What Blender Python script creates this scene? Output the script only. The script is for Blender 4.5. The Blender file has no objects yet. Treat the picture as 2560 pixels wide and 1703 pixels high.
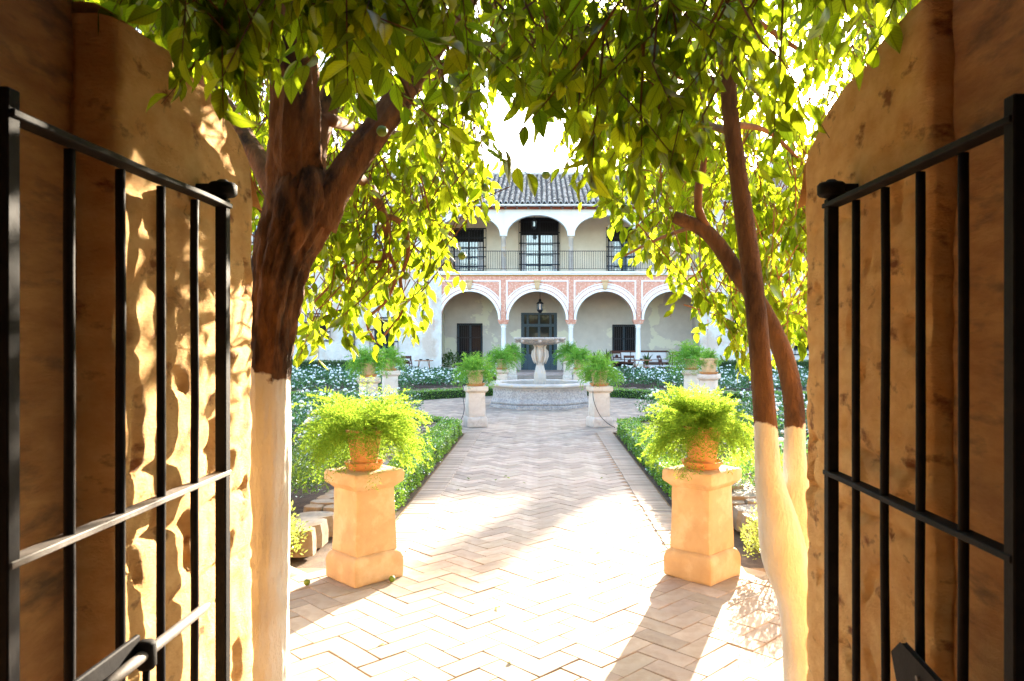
import bpy, bmesh, math, random
import numpy as np
from mathutils import Vector, Matrix, noise
R = math.radians
rnd = random.Random(7)
rng = np.random.default_rng(7)
SC = bpy.context.scene
COL = SC.collection

# ------------------------------------------------------------------ camera, sky, sun, exposure
F = 1885.0                       # focal length in photo pixels (2560 wide)
EYE = 1.62
cam_d = bpy.data.cameras.new('camera')
cam_d.sensor_width = 36.0
cam_d.lens = 36.0 * F / 2560.0
cam_d.shift_x = -70.0 / 2560.0
cam_d.shift_y = -3.5 / 2560.0
cam_d.clip_start = 0.05
cam_d.clip_end = 600
cam_d.dof.use_dof = True
cam_d.dof.focus_distance = 8.5
cam_d.dof.aperture_fstop = 8.0
cam = bpy.data.objects.new('camera', cam_d)
COL.objects.link(cam)
cam.location = (0, 0, EYE)
cam.rotation_euler = (R(90), 0, 0)
SC.camera = cam

SUN_AZ, SUN_EL = R(20.5), R(16.8)
S = Vector((math.sin(SUN_AZ)*math.cos(SUN_EL), math.cos(SUN_AZ)*math.cos(SUN_EL), math.sin(SUN_EL)))
world = bpy.data.worlds.new('World')
SC.world = world
world.use_nodes = True
wn = world.node_tree
bg = wn.nodes['Background']
sky = wn.nodes.new('ShaderNodeTexSky')
sky.sky_type = 'NISHITA'
sky.sun_disc = False
sky.sun_elevation = SUN_EL
sky.sun_rotation = SUN_AZ
sky.air_density = 1.0
sky.dust_density = 1.6
sky.ozone_density = 1.0
wn.links.new(sky.outputs[0], bg.inputs[0])
bg.inputs[1].default_value = 0.12
sun_d = bpy.data.lights.new('sun', 'SUN')
sun_d.energy = 4.9
sun_d.angle = R(0.53)
sun_d.color = (1.0, 0.86, 0.66)
sun = bpy.data.objects.new('sun', sun_d)
sun.rotation_euler = S.to_track_quat('Z', 'Y').to_euler()
COL.objects.link(sun)
SC.view_settings.view_transform = 'Standard'
SC.view_settings.look = 'None'
SC.view_settings.gamma = 1
SC.view_settings.use_curve_mapping = False
SC.view_settings.exposure = 3.28
SC.render.engine = 'CYCLES'
SC.cycles.max_bounces = 10
SC.cycles.diffuse_bounces = 6
SC.cycles.transmission_bounces = 8
SC.cycles.transparent_max_bounces = 8
SC.cycles.use_denoising = True
SC.cycles.sample_clamp_indirect = 8.0

# ------------------------------------------------------------------ helpers
def P(px, py, Y):                # a direction of view and a depth give a real point
    return Vector(((px-1350.0)/F*Y, Y, EYE+(848.0-py)/F*Y))

def tag(o, label=None, cat=None, group=None, kind=None):
    if label: o['label'] = label
    if cat: o['category'] = cat
    if group: o['group'] = group
    if kind: o['kind'] = kind
    return o

def empty(name, loc=(0, 0, 0), rz=0):
    o = bpy.data.objects.new(name, None)
    COL.objects.link(o)
    o.location = loc
    o.rotation_euler = (0, 0, rz)
    o.empty_display_size = 0.2
    return o

def link(name, me, mat=None, parent=None, loc=None):
    o = bpy.data.objects.new(name, me)
    COL.objects.link(o)
    if mat is not None and not me.materials: me.materials.append(mat)
    if parent is not None: o.parent = parent
    if loc is not None: o.location = loc
    return o

def copy_tree(o, parent=None):
    kids = list(o.children)
    c = o.copy()
    COL.objects.link(c)
    c.parent = parent
    for k in kids: copy_tree(k, c)
    return c

class MB:
    def __init__(s): s.v = []; s.f = []
    def add(s, vs, fs):
        n = len(s.v)
        s.v.extend([tuple(a) for a in vs])
        s.f.extend([tuple(i+n for i in f) for f in fs])
        return s
    def box(s, x0, x1, y0, y1, z0, z1):
        return s.add([(x0,y0,z0),(x1,y0,z0),(x1,y1,z0),(x0,y1,z0),(x0,y0,z1),(x1,y0,z1),(x1,y1,z1),(x0,y1,z1)],
                     [(0,3,2,1),(4,5,6,7),(0,1,5,4),(1,2,6,5),(2,3,7,6),(3,0,4,7)])
    def obox(s, c, sx, sy, sz, M=None):
        M = M or Matrix.Identity(3)
        vs = []
        for z in (-.5, .5):
            for x, y in ((-.5,-.5),(.5,-.5),(.5,.5),(-.5,.5)):
                vs.append(Vector(c) + M @ Vector((x*sx, y*sy, z*sz)))
        return s.add(vs, [(0,3,2,1),(4,5,6,7),(0,1,5,4),(1,2,6,5),(2,3,7,6),(3,0,4,7)])
    def tube(s, pts, rad, n=8, cap=True, wob=0.0, seed=0.0, freq=6.0):
        pts = [Vector(p) for p in pts]
        if not hasattr(rad, '__len__'): rad = [rad]*len(pts)
        t0 = (pts[1]-pts[0]).normalized()
        u = t0.orthogonal().normalized()
        vs = []; L = 0
        for i, p in enumerate(pts):
            t = (pts[min(i+1, len(pts)-1)]-pts[max(i-1, 0)])
            if t.length < 1e-9: t = t0.copy()
            t.normalize()
            u = (u - t*u.dot(t)).normalized()
            w = t.cross(u)
            if i: L += (p-pts[i-1]).length
            wb = wob(p) if callable(wob) else wob
            for k in range(n):
                a = 2*math.pi*k/n
                r = rad[i]
                if wb:
                    r *= 1 + wb*(noise.noise(Vector((math.cos(a)*freq/3, math.sin(a)*freq/3, L*2.2+seed)))*.9
                                  + .55*noise.noise(Vector((math.cos(a)*freq, math.sin(a)*freq, L*5+seed)))
                                  + .38*noise.noise(Vector((math.cos(a)*freq*1.6, math.sin(a)*freq*1.6, L*19+seed))))
                vs.append(p + u*(math.cos(a)*r) + w*(math.sin(a)*r))
        fs = []
        for i in range(len(pts)-1):
            for k in range(n):
                a, b = i*n+k, i*n+(k+1) % n
                fs.append((a, b, b+n, a+n))
        if cap:
            fs.append(tuple(range(n-1, -1, -1)))
            fs.append(tuple((len(pts)-1)*n+k for k in range(n)))
        return s.add(vs, fs)
    def lathe(s, prof, n=24, c=(0,0,0), a0=0.0, close=True, jit=0.0):
        vs = []; fs = []
        for i, (r, z) in enumerate(prof):
            for k in range(n):
                a = a0+2*math.pi*k/n
                q = r*(1+jit*(noise.noise(Vector((math.cos(a)*3, math.sin(a)*3, z*9)))))
                vs.append((c[0]+math.cos(a)*q, c[1]+math.sin(a)*q, c[2]+z))
        for i in range(len(prof)-1):
            for k in range(n):
                a, b = i*n+k, i*n+(k+1) % n
                fs.append((a, b, b+n, a+n))
        if close:
            fs.append(tuple(range(n-1, -1, -1)))
            fs.append(tuple((len(prof)-1)*n+k for k in range(n)))
        return s.add(vs, fs)
    def mesh(s, name, smooth=False, bevel=0.0, seg=1):
        me = bpy.data.meshes.new(name)
        me.from_pydata(s.v, [], s.f)
        if bevel > 0:
            bm = bmesh.new(); bm.from_mesh(me)
            es = [e for e in bm.edges if len(e.link_faces) == 2 and e.calc_face_angle(0) > 0.5]
            bmesh.ops.bevel(bm, geom=es, offset=bevel, segments=seg, affect='EDGES', profile=.6)
            bm.to_mesh(me); bm.free()
        if smooth:
            me.shade_smooth()
        me.update()
        return me
    def build(s, name, mat, parent=None, smooth=False, bevel=0.0, seg=1, loc=None):
        return link(name, s.mesh(name, smooth, bevel, seg), mat, parent, loc)

def np_mesh(name, V, Fc, attr=None, smooth=False):
    """V (n,3), Fc (m,k): fast mesh; attr = {name: (n,3) array}"""
    me = bpy.data.meshes.new(name)
    n, (m, k) = len(V), Fc.shape
    me.vertices.add(n)
    me.vertices.foreach_set('co', np.asarray(V, np.float32).ravel())
    me.loops.add(m*k)
    me.loops.foreach_set('vertex_index', np.asarray(Fc, np.int32).ravel())
    me.polygons.add(m)
    me.polygons.foreach_set('loop_start', np.arange(0, m*k, k, dtype=np.int32))
    me.polygons.foreach_set('loop_total', np.full(m, k, np.int32))
    me.update(calc_edges=True)
    if smooth: me.shade_smooth()
    for a, arr in (attr or {}).items():
        at = me.attributes.new(a, 'FLOAT_VECTOR', 'POINT')
        at.data.foreach_set('vector', np.asarray(arr, np.float32).ravel())
    return me

def spline(pts, step=0.04):
    """Catmull-Rom through (x,y,z,r)"""
    A = [np.array(p, float) for p in pts]
    A = [2*A[0]-A[1]] + A + [2*A[-1]-A[-2]]
    out = []
    for i in range(1, len(A)-2):
        p0, p1, p2, p3 = A[i-1:i+3]
        k = max(2, int(np.linalg.norm(p2[:3]-p1[:3])/step))
        for j in range(k):
            t = j/k
            out.append(.5*((2*p1)+(-p0+p2)*t+(2*p0-5*p1+4*p2-p3)*t*t+(-p0+3*p1-3*p2+p3)*t**3))
    out.append(A[-2])
    return [Vector(o[:3]) for o in out], [max(.002, float(o[3])) for o in out]

# ------------------------------------------------------------------ materials
def nodes_of(m):
    m.use_nodes = True
    return m.node_tree, m.node_tree.nodes, m.node_tree.links

def rgb(c): return (c[0], c[1], c[2], 1)

def mat(name, c1, c2=None, scale=6.0, rough=.85, bump=0.0, bscale=None, c3=None, s3=1.2, t3=(.48, .6),
        detail=6, metal=0.0, stretch=(1, 1, 1), rndv=0.0, spec=.3, dist=.01, gen='Object', ridge=False):
    m = bpy.data.materials.new(name)
    nt, N, L = nodes_of(m)
    b = N['Principled BSDF']
    b.inputs['Roughness'].default_value = rough
    b.inputs['Metallic'].default_value = metal
    b.inputs['Specular IOR Level'].default_value = spec
    tc = N.new('ShaderNodeTexCoord'); mp = N.new('ShaderNodeMapping')
    mp.inputs['Scale'].default_value = stretch
    L.new(tc.outputs[gen], mp.inputs[0])
    src = None
    if c2 is None:
        rr = N.new('ShaderNodeRGB'); rr.outputs[0].default_value = rgb(c1); src = rr.outputs[0]
    else:
        nz = N.new('ShaderNodeTexNoise'); nz.inputs['Scale'].default_value = scale; nz.inputs['Detail'].default_value = detail
        nz.inputs['Roughness'].default_value = .62
        L.new(mp.outputs[0], nz.inputs['Vector'])
        cr = N.new('ShaderNodeValToRGB')
        cr.color_ramp.elements[0].position = .34; cr.color_ramp.elements[0].color = rgb(c1)
        cr.color_ramp.elements[1].position = .66; cr.color_ramp.elements[1].color = rgb(c2)
        L.new(nz.outputs[0], cr.inputs[0]); src = cr.outputs[0]
    if c3 is not None:
        n3 = N.new('ShaderNodeTexNoise'); n3.inputs['Scale'].default_value = s3; n3.inputs['Detail'].default_value = 7
        n3.inputs['Roughness'].default_value = .6
        L.new(mp.outputs[0], n3.inputs['Vector'])
        mr = N.new('ShaderNodeMapRange'); mr.inputs[1].default_value = t3[0]; mr.inputs[2].default_value = t3[1]
        L.new(n3.outputs[0], mr.inputs[0])
        mx = N.new('ShaderNodeMix'); mx.data_type = 'RGBA'
        L.new(mr.outputs[0], mx.inputs[0]); L.new(src, mx.inputs[6]); mx.inputs[7].default_value = rgb(c3)
        src = mx.outputs[2]
    if rndv > 0:
        oi = N.new('ShaderNodeObjectInfo'); at = N.new('ShaderNodeAttribute'); at.attribute_name = 'rnd'
        ad = N.new('ShaderNodeMath'); ad.operation = 'ADD'
        sx = N.new('ShaderNodeSeparateXYZ'); L.new(at.outputs['Vector'], sx.inputs[0])
        L.new(oi.outputs['Random'], ad.inputs[0]); L.new(sx.outputs[0], ad.inputs[1])
        fr = N.new('ShaderNodeMath'); fr.operation = 'FRACT'; L.new(ad.outputs[0], fr.inputs[0])
        mr2 = N.new('ShaderNodeMapRange'); mr2.inputs[3].default_value = 1-rndv; mr2.inputs[4].default_value = 1+rndv
        L.new(fr.outputs[0], mr2.inputs[0])
        hs = N.new('ShaderNodeHueSaturation'); L.new(src, hs.inputs['Color']); L.new(mr2.outputs[0], hs.inputs['Value'])
        mh = N.new('ShaderNodeMapRange'); mh.inputs[3].default_value = .5-.03*rndv; mh.inputs[4].default_value = .5+.03*rndv
        f2 = N.new('ShaderNodeMath'); f2.operation = 'MULTIPLY'; f2.inputs[1].default_value = 7.31; L.new(fr.outputs[0], f2.inputs[0])
        f3 = N.new('ShaderNodeMath'); f3.operation = 'FRACT'; L.new(f2.outputs[0], f3.inputs[0]); L.new(f3.outputs[0], mh.inputs[0])
        L.new(mh.outputs[0], hs.inputs['Hue'])
        src = hs.outputs[0]
    L.new(src, b.inputs['Base Color'])
    if bump > 0:
        nb = N.new('ShaderNodeTexNoise'); nb.inputs['Scale'].default_value = bscale or scale*3; nb.inputs['Detail'].default_value = 8
        nb.inputs['Roughness'].default_value = .74
        L.new(mp.outputs[0], nb.inputs['Vector'])
        bp = N.new('ShaderNodeBump'); bp.inputs['Strength'].default_value = bump; bp.inputs['Distance'].default_value = dist
        L.new(nb.outputs[0], bp.inputs['Height']); L.new(bp.outputs[0], b.inputs['Normal'])
    return m

def leaf_mat(name, refl, trans, tf=.5, var=.25, gloss=.08, veins=True, rough=.35, c_alt=None):
    m = bpy.data.materials.new(name)
    nt, N, L = nodes_of(m)
    N.remove(N['Principled BSDF'])
    out = N['Material Output']
    at = N.new('ShaderNodeAttribute'); at.attribute_name = 'luv'
    sx = N.new('ShaderNodeSeparateXYZ'); L.new(at.outputs['Vector'], sx.inputs[0])
    oi = N.new('ShaderNodeObjectInfo')
    ad = N.new('ShaderNodeMath'); ad.operation = 'ADD'; L.new(sx.outputs[2], ad.inputs[0]); L.new(oi.outputs['Random'], ad.inputs[1])
    fr = N.new('ShaderNodeMath'); fr.operation = 'FRACT'; L.new(ad.outputs[0], fr.inputs[0])
    mr = N.new('ShaderNodeMapRange'); mr.inputs[3].default_value = 1-var; mr.inputs[4].default_value = 1+var
    L.new(fr.outputs[0], mr.inputs[0])
    f2 = N.new('ShaderNodeMath'); f2.operation = 'MULTIPLY'; f2.inputs[1].default_value = 13.7; L.new(fr.outputs[0], f2.inputs[0])
    f3 = N.new('ShaderNodeMath'); f3.operation = 'FRACT'; L.new(f2.outputs[0], f3.inputs[0])
    mh = N.new('ShaderNodeMapRange'); mh.inputs[3].default_value = .482; mh.inputs[4].default_value = .512
    L.new(f3.outputs[0], mh.inputs[0])
    fac = mr.outputs[0]
    if veins:
        au = N.new('ShaderNodeMath'); au.operation = 'ABSOLUTE'; L.new(sx.outputs[0], au.inputs[0])
        # side veins: v*7 - |u|*2.4
        m1 = N.new('ShaderNodeMath'); m1.operation = 'MULTIPLY'; m1.inputs[1].default_value = 9.0; L.new(sx.outputs[1], m1.inputs[0])
        m2 = N.new('ShaderNodeMath'); m2.operation = 'MULTIPLY_ADD'; m2.inputs[1].default_value = -2.6
        L.new(au.outputs[0], m2.inputs[0]); L.new(m1.outputs[0], m2.inputs[2])
        f4 = N.new('ShaderNodeMath'); f4.operation = 'PINGPONG'; f4.inputs[1].default_value = .5; L.new(m2.outputs[0], f4.inputs[0])
        r1 = N.new('ShaderNodeMapRange'); r1.inputs[1].default_value = 0; r1.inputs[2].default_value = .16
        r1.inputs[3].default_value = .72; r1.inputs[4].default_value = 1.0; L.new(f4.outputs[0], r1.inputs[0])
        r2 = N.new('ShaderNodeMapRange'); r2.inputs[1].default_value = 0.02; r2.inputs[2].default_value = .1
        r2.inputs[3].default_value = .55; r2.inputs[4].default_value = 1.0; L.new(au.outputs[0], r2.inputs[0])
        mm = N.new('ShaderNodeMath'); mm.operation = 'MULTIPLY'; L.new(r1.outputs[0], mm.inputs[0]); L.new(r2.outputs[0], mm.inputs[1])
        m5 = N.new('ShaderNodeMath'); m5.operation = 'MULTIPLY'; L.new(mm.outputs[0], m5.inputs[0]); L.new(fac, m5.inputs[1])
        tfac = m5.outputs[0]
    else:
        tfac = fac
    def coloured(c, f):
        hs = N.new('ShaderNodeHueSaturation'); hs.inputs['Color'].default_value = rgb(c)
        L.new(f, hs.inputs['Value']); L.new(mh.outputs[0], hs.inputs['Hue'])
        return hs.outputs[0]
    d = N.new('ShaderNodeBsdfDiffuse'); L.new(coloured(refl, fac), d.inputs[0])
    t = N.new('ShaderNodeBsdfTranslucent'); L.new(coloured(trans, tfac), t.inputs[0])
    mx = N.new('ShaderNodeMixShader'); mx.inputs[0].default_value = tf
    L.new(d.outputs[0], mx.inputs[1]); L.new(t.outputs[0], mx.inputs[2])
    res = mx.outputs[0]
    if gloss > 0:
        g = N.new('ShaderNodeBsdfGlossy'); g.inputs['Roughness'].default_value = rough
        g.inputs[0].default_value = (1, 1, 1, 1)
        fz = N.new('ShaderNodeFresnel'); fz.inputs[0].default_value = 1.38
        gm = N.new('ShaderNodeMath'); gm.operation = 'MULTIPLY'; gm.inputs[1].default_value = gloss*6; L.new(fz.outputs[0], gm.inputs[0])
        cl = N.new('ShaderNodeMath'); cl.operation = 'MINIMUM'; cl.inputs[1].default_value = .35; L.new(gm.outputs[0], cl.inputs[0])
        m6 = N.new('ShaderNodeMixShader'); L.new(cl.outputs[0], m6.inputs[0]); L.new(res, m6.inputs[1]); L.new(g.outputs[0], m6.inputs[2])
        res = m6.outputs[0]
    L.new(res, out.inputs[0])
    return m

M = {}
M['brick'] = mat('paving_brick', (.31,.225,.16), (.42,.33,.25), scale=9, rough=.85, bump=.35, bscale=60, rndv=.22, dist=.004,
                 c3=(.25,.2,.16), s3=2.2, t3=(.5,.75))
M['grout'] = mat('joint_sand', (.24,.13,.06), (.34,.2,.1), scale=30, bump=.4, bscale=90)
M['soil'] = mat('soil', (.035,.018,.01), (.08,.042,.023), scale=14, bump=1, bscale=40, dist=.03)
M['ground'] = mat('dry_ground', (.07,.042,.025), (.15,.095,.055), scale=9, bump=.8, bscale=50)
M['stone'] = mat('rough_stone', (.20,.155,.11), (.33,.27,.20), scale=9, bump=.8, bscale=28, rndv=.15, dist=.012, c3=(.24,.16,.09), s3=4)
M['plaster_old'] = mat('ochre_gate_plaster', (.74,.39,.13), (.90,.58,.235), scale=8, bump=1, bscale=60, dist=.03, rough=.95,
                       c3=(.30,.115,.035), s3=7, t3=(.57,.67), stretch=(1,1,1.7))
M['plaster_rough'] = mat('rough_masonry_plaster', (.52,.24,.08), (.70,.37,.13), scale=6, bump=1, bscale=34, dist=.05, rough=.95,
                         c3=(.22,.13,.065), s3=4.2, t3=(.52,.70), stretch=(1,1,3.5))
M['iron'] = mat('dark_iron', (.005,.0045,.006), (.012,.010,.010), scale=18, rough=.7, bump=.5, bscale=50, spec=.1, dist=.003)
M['iron_pale'] = mat('pale_grey_iron', (.08,.07,.065), (.16,.14,.125), scale=12, rough=.6, bump=.4, bscale=40, dist=.003)
M['pedestal'] = mat('ochre_pedestal_plaster', (.44,.285,.145), (.54,.37,.20), scale=4, rough=.9, bump=.35, bscale=24, dist=.006,
                    c3=(.60,.44,.27), s3=5, t3=(.50,.68), rndv=.04)
M['pedestal_pale'] = mat('pale_pedestal_plaster', (.56,.45,.36), (.68,.59,.50), scale=4, rough=.9, bump=.35, bscale=20, dist=.008,
                         c3=(.46,.36,.28), s3=5, t3=(.55,.7), rndv=.06)
M['terracotta'] = mat('terracotta', (.46,.20,.075), (.56,.29,.12), scale=6, rough=.8, bump=.2, bscale=30, rndv=.06)
M['pot_pale'] = mat('pale_clay', (.50,.34,.18), (.62,.45,.27), scale=9, rough=.85, bump=.3, bscale=30)
M['bark'] = mat('orange_tree_bark', (.16,.062,.02), (.32,.135,.048), scale=9, rough=.9, bump=1.0, bscale=16, dist=.05,
                c3=(.055,.025,.012), s3=5, t3=(.5,.62), stretch=(1.6,1.6,.55))
M['bark_thin'] = mat('young_bark', (.12,.052,.022), (.21,.095,.04), scale=12, rough=.85, bump=.5, bscale=40, dist=.005, stretch=(1,1,.5))
M['leaf'] = leaf_mat('orange_leaf', (.018,.048,.007), (.47,.61,.016), tf=.5, var=.5, gloss=.012)
M['fern'] = leaf_mat('asparagus_fern', (.085,.19,.02), (.36,.52,.05), tf=.42, var=.25, gloss=0, veins=False)
M['fern_far'] = leaf_mat('asparagus_fern_far', (.10,.27,.045), (.35,.62,.08), tf=.4, var=.3, gloss=0, veins=False)  # fresher green for the farther ferns and all frond stems
M['hedge'] = leaf_mat('box_leaf', (.085,.23,.035), (.42,.68,.06), tf=.34, var=.4, gloss=.05, veins=False)
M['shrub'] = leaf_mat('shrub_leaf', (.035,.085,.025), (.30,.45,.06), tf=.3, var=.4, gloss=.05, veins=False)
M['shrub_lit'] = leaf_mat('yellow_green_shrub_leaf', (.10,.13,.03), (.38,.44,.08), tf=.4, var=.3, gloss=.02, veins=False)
M['rose_leaf'] = leaf_mat('rose_leaf', (.03,.10,.045), (.16,.36,.07), tf=.3, var=.4, gloss=.05, veins=False)
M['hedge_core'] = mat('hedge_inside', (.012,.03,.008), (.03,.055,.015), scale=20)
M['petal'] = mat('white_petal', (.72,.76,.74), (.82,.84,.82), scale=30, rough=.7)
M['fruit'] = mat('unripe_orange', (.08,.14,.02), (.16,.24,.03), scale=20, rough=.5, bump=.2, bscale=120)
M['whitewash'] = None
M['red_stucco'] = mat('red_stucco', (.55,.23,.16), (.70,.38,.29), scale=7, rough=.9, bump=.3, c3=(.72,.58,.46), s3=14, t3=(.54,.64))
M['white'] = mat('white_paint', (.74,.75,.75), (.82,.82,.81), scale=3, rough=.8, bump=.1)
M['upper_white'] = mat('upper_wall_limewash', (.73,.755,.765), (.79,.81,.815), scale=.8, rough=.9, bump=.15, c3=(.66,.62,.53), s3=1.3, t3=(.55,.75))
M['ochre'] = mat('ochre_line', (.55,.32,.08), (.62,.40,.14), scale=5)
M['beige'] = mat('gallery_plaster', (.46,.42,.37), (.54,.50,.44), scale=1.6, rough=.95, bump=.15, c3=(.62,.60,.47), s3=.62, t3=(.52,.535))
M['beige_up'] = mat('upper_gallery_plaster', (.58,.50,.38), (.68,.60,.48), scale=1.2, rough=.95, bump=.1)
M['side_wall'] = mat('weathered_limewash', (.56,.53,.48), (.70,.69,.66), scale=1.3, rough=.95, bump=.9, bscale=7, dist=.05, c3=(.56,.47,.40), s3=1.1, t3=(.5,.6))
M['door'] = mat('blue_grey_paint', (.030,.055,.075), (.045,.075,.095), scale=5, rough=.5)
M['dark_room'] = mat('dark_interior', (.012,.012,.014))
M['iron_far'] = mat('window_iron', (.012,.014,.02), rough=.6)
M['wood_red'] = mat('red_brown_timber', (.22,.055,.03), (.30,.09,.05), scale=6)
M['mahogany'] = mat('mahogany', (.055,.016,.012), (.09,.03,.02), scale=14, rough=.4)
M['table_wood'] = mat('table_wood', (.30,.14,.075), (.38,.20,.11), scale=10)
M['cushion'] = mat('pale_cushion', (.6,.6,.6), (.7,.68,.68), scale=20)
M['fountain'] = mat('fountain_stone', (.38,.33,.29), (.54,.48,.43), scale=4, rough=.9, bump=.8, bscale=40, dist=.01, c3=(.24,.225,.23), s3=24, t3=(.42,.66))
M['fountain_smooth'] = mat('fountain_marble', (.42,.37,.32), (.56,.51,.46), scale=3, rough=.75, bump=.3, bscale=20, c3=(.52,.36,.18), s3=3, t3=(.52,.7))
M['tile'] = mat('roof_tile_clay', (.36,.285,.215), (.54,.45,.36), scale=7, rough=.9, bump=.4, bscale=30, rndv=.3, c3=(.36,.23,.16), s3=1.5, t3=(.55,.75))
M['tile_pan'] = mat('roof_pan_clay', (.12,.10,.09), (.2,.17,.15), scale=5, rough=.95, bump=.4)
M['mortar'] = mat('eave_mortar', (.66,.63,.6), (.74,.72,.7), scale=5)
M['gallery_floor'] = mat('gallery_floor_tile', (.34,.24,.2), (.46,.36,.31), scale=4)
M['stripe_red'] = mat('red_stripe', (.5,.14,.1), (.56,.2,.15), scale=8)

def glass_mat(name, tint=(.02,.03,.035), rough=.03):
    m = bpy.data.materials.new(name)
    nt, N, L = nodes_of(m)
    b = N['Principled BSDF']
    b.inputs['Base Color'].default_value = rgb(tint)
    b.inputs['Roughness'].default_value = rough
    b.inputs['Specular IOR Level'].default_value = 1.0 if 'blue' in name else .25
    b.inputs['IOR'].default_value = 1.7
    b.inputs['Coat Weight'].default_value = .6 if 'water' in name or 'blue' in name else 0.0
    return m
M['glass'] = glass_mat('window_glass', (.02,.022,.025))
M['glass_blue'] = glass_mat('blue_window_glass', (.12,.19,.26), .05)
M['glass_dark'] = glass_mat('dark_window_glass', (.012,.013,.016), .08)  # darker, weakly reflecting glass for the lower windows
M['glass_dark'].node_tree.nodes['Principled BSDF'].inputs['IOR'].default_value = 1.2
M['water'] = glass_mat('fountain_water', (.03,.045,.045), .02)

def whitewash_mat():
    m = mat('whitewash', (.74,.66,.54), (.84,.80,.72), scale=3, rough=.9, bump=.5, bscale=14, dist=.012,
            c3=(.62,.47,.33), s3=6, t3=(.6,.72), stretch=(1,1,.5))
    return m
M['whitewash'] = whitewash_mat()
# ------------------------------------------------------------------ ground, paving
g = MB().add([(-90,-20,-.03),(90,-20,-.03),(90,160,-.03),(-90,160,-.03)], [(0,1,2,3)]).build('ground', M['ground'])
tag(g, kind='structure')

XL, XR = -1.28, 1.25            # outer edges of the path
IL, IR = -1.02, .98             # inner edges of its borders
CX = 0.0
PL = [(XL-.35, 13.1), (-3.7, 15.5), (-14, 15.5), (-14, 19.45), (-3.7, 19.45), (XL-.1, 21.6),
      (XL-.1, 33.4), (XR+.1, 33.4), (XR+.1, 21.6), (3.7, 19.45), (16, 19.45), (16, 15.5), (3.7, 15.5), (XR+.35, 13.1)]
def inside(x, y, poly):
    c = False; n = len(poly)
    for i in range(n):
        x1, y1 = poly[i]; x2, y2 = poly[(i+1) % n]
        if (y1 > y) != (y2 > y) and x < (x2-x1)*(y-y1)/(y2-y1)+x1: c = not c
    return c
def in_near(x, y): return y < 5.32 and -2.6 < x < 2.6 and y > .2
def in_path(x, y): return 5.2 <= y <= 13.2 and IL-.05 < x < IR+.05
def in_plaza(x, y): return inside(x, y, PL)

def slab(name, poly, z, m, parent=None, kind='structure'):
    o = MB().add([(x, y, z) for x, y in poly], [tuple(range(len(poly)))]).build(name, m, parent)
    if kind and parent is None: tag(o, kind=kind)
    return o

BL, BW, JT = .288, .142, .004
def brick_geo(l, w, h=.03, jx=0, rs=None):
    rs = rs or rnd
    hl, hw = l/2-JT/2, w/2-JT/2
    def j(a=.0038): return rs.uniform(-a, a)
    v = []
    cs = [(-hl,-hw),(hl,-hw),(hl,hw),(-hl,hw)]
    q = [(x+j(), y+j()) for x, y in cs]
    for x, y in q: v.append((x, y, -h))
    for x, y in q: v.append((x, y, -.004+j(.001)))
    zt = [j(.0012) for _ in range(4)]
    for (x, y), z in zip(q, zt): v.append((x-math.copysign(.004, x), y-math.copysign(.004, y), z))
    f = [(0,1,5,4),(1,2,6,5),(2,3,7,6),(3,0,4,7),(4,5,9,8),(5,6,10,9),(6,7,11,10),(7,4,8,11),(8,9,10,11)]
    return v, f
brick_meshes = []
for k in range(8):
    v, f = brick_geo(BL, BW)
    me = MB().add(v, f).mesh('brick'); me.materials.append(M['brick']); brick_meshes.append(me)

def herring(test, x0, x1, y0, y1, ang=R(45), off=(0, 0)):
    out = []
    ca, sa = math.cos(ang), math.sin(ang)
    n = int(max(x1-x0, y1-y0)/BW)+4
    mx, my = (x0+x1)/2, (y0+y1)/2
    ic = int(((mx-off[0])*ca+(my-off[1])*sa)/BW); jc = int((-(mx-off[0])*sa+(my-off[1])*ca)/BW)
    for i in range(ic-n, ic+n):
        for j in range(jc-n, jc+n):
            r = (i-j) % 4
            if r == 0: u, v, a = (i+1)*BW, (j+.5)*BW, 0
            elif r == 3: u, v, a = (i+.5)*BW, (j+1)*BW, math.pi/2
            else: continue
            x = off[0]+u*ca-v*sa; y = off[1]+u*sa+v*ca
            if x0 <= x <= x1 and y0 <= y <= y1 and test(x, y): out.append((x, y, a+ang))
    return out

def lay_bricks(parent, spots, zbase=0.0, limit=300, key=None, name='brick', meshes=None, l=BL, w=BW):
    meshes = meshes or brick_meshes
    spots = sorted(spots, key=key or (lambda s: s[1]+.25*abs(s[0])))
    for k, (x, y, a) in enumerate(spots[:limit]):
        o = bpy.data.objects.new(name, rnd.choice(meshes)); COL.objects.link(o)
        o.parent = parent
        o.location = (x, y, zbase+rnd.uniform(-.0022, .0022))
        o.rotation_euler = (rnd.gauss(0, .004), rnd.gauss(0, .004), a+rnd.gauss(0, .007))
    rest = spots[limit:]
    if rest:
        V = []; Fc = []; A = []
        for x, y, a in rest:
            v, f = brick_geo(l, w)
            ca, sa = math.cos(a+rnd.gauss(0, .007)), math.sin(a)
            n = len(V); dz = zbase+rnd.uniform(-.0022, .0022); rr = rnd.random()
            for p in v:
                V.append((x+p[0]*ca-p[1]*sa, y+p[0]*sa+p[1]*ca, dz+p[2])); A.append((rr, 0, 0))
            Fc.extend([tuple(i+n for i in q) for q in f])
        me = np_mesh('brick_paving', np.array(V), np.array(Fc), {'rnd': np.array(A)})
        o = link('brick_paving', me, M['brick'], parent); tag(o, kind='stuff')

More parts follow.
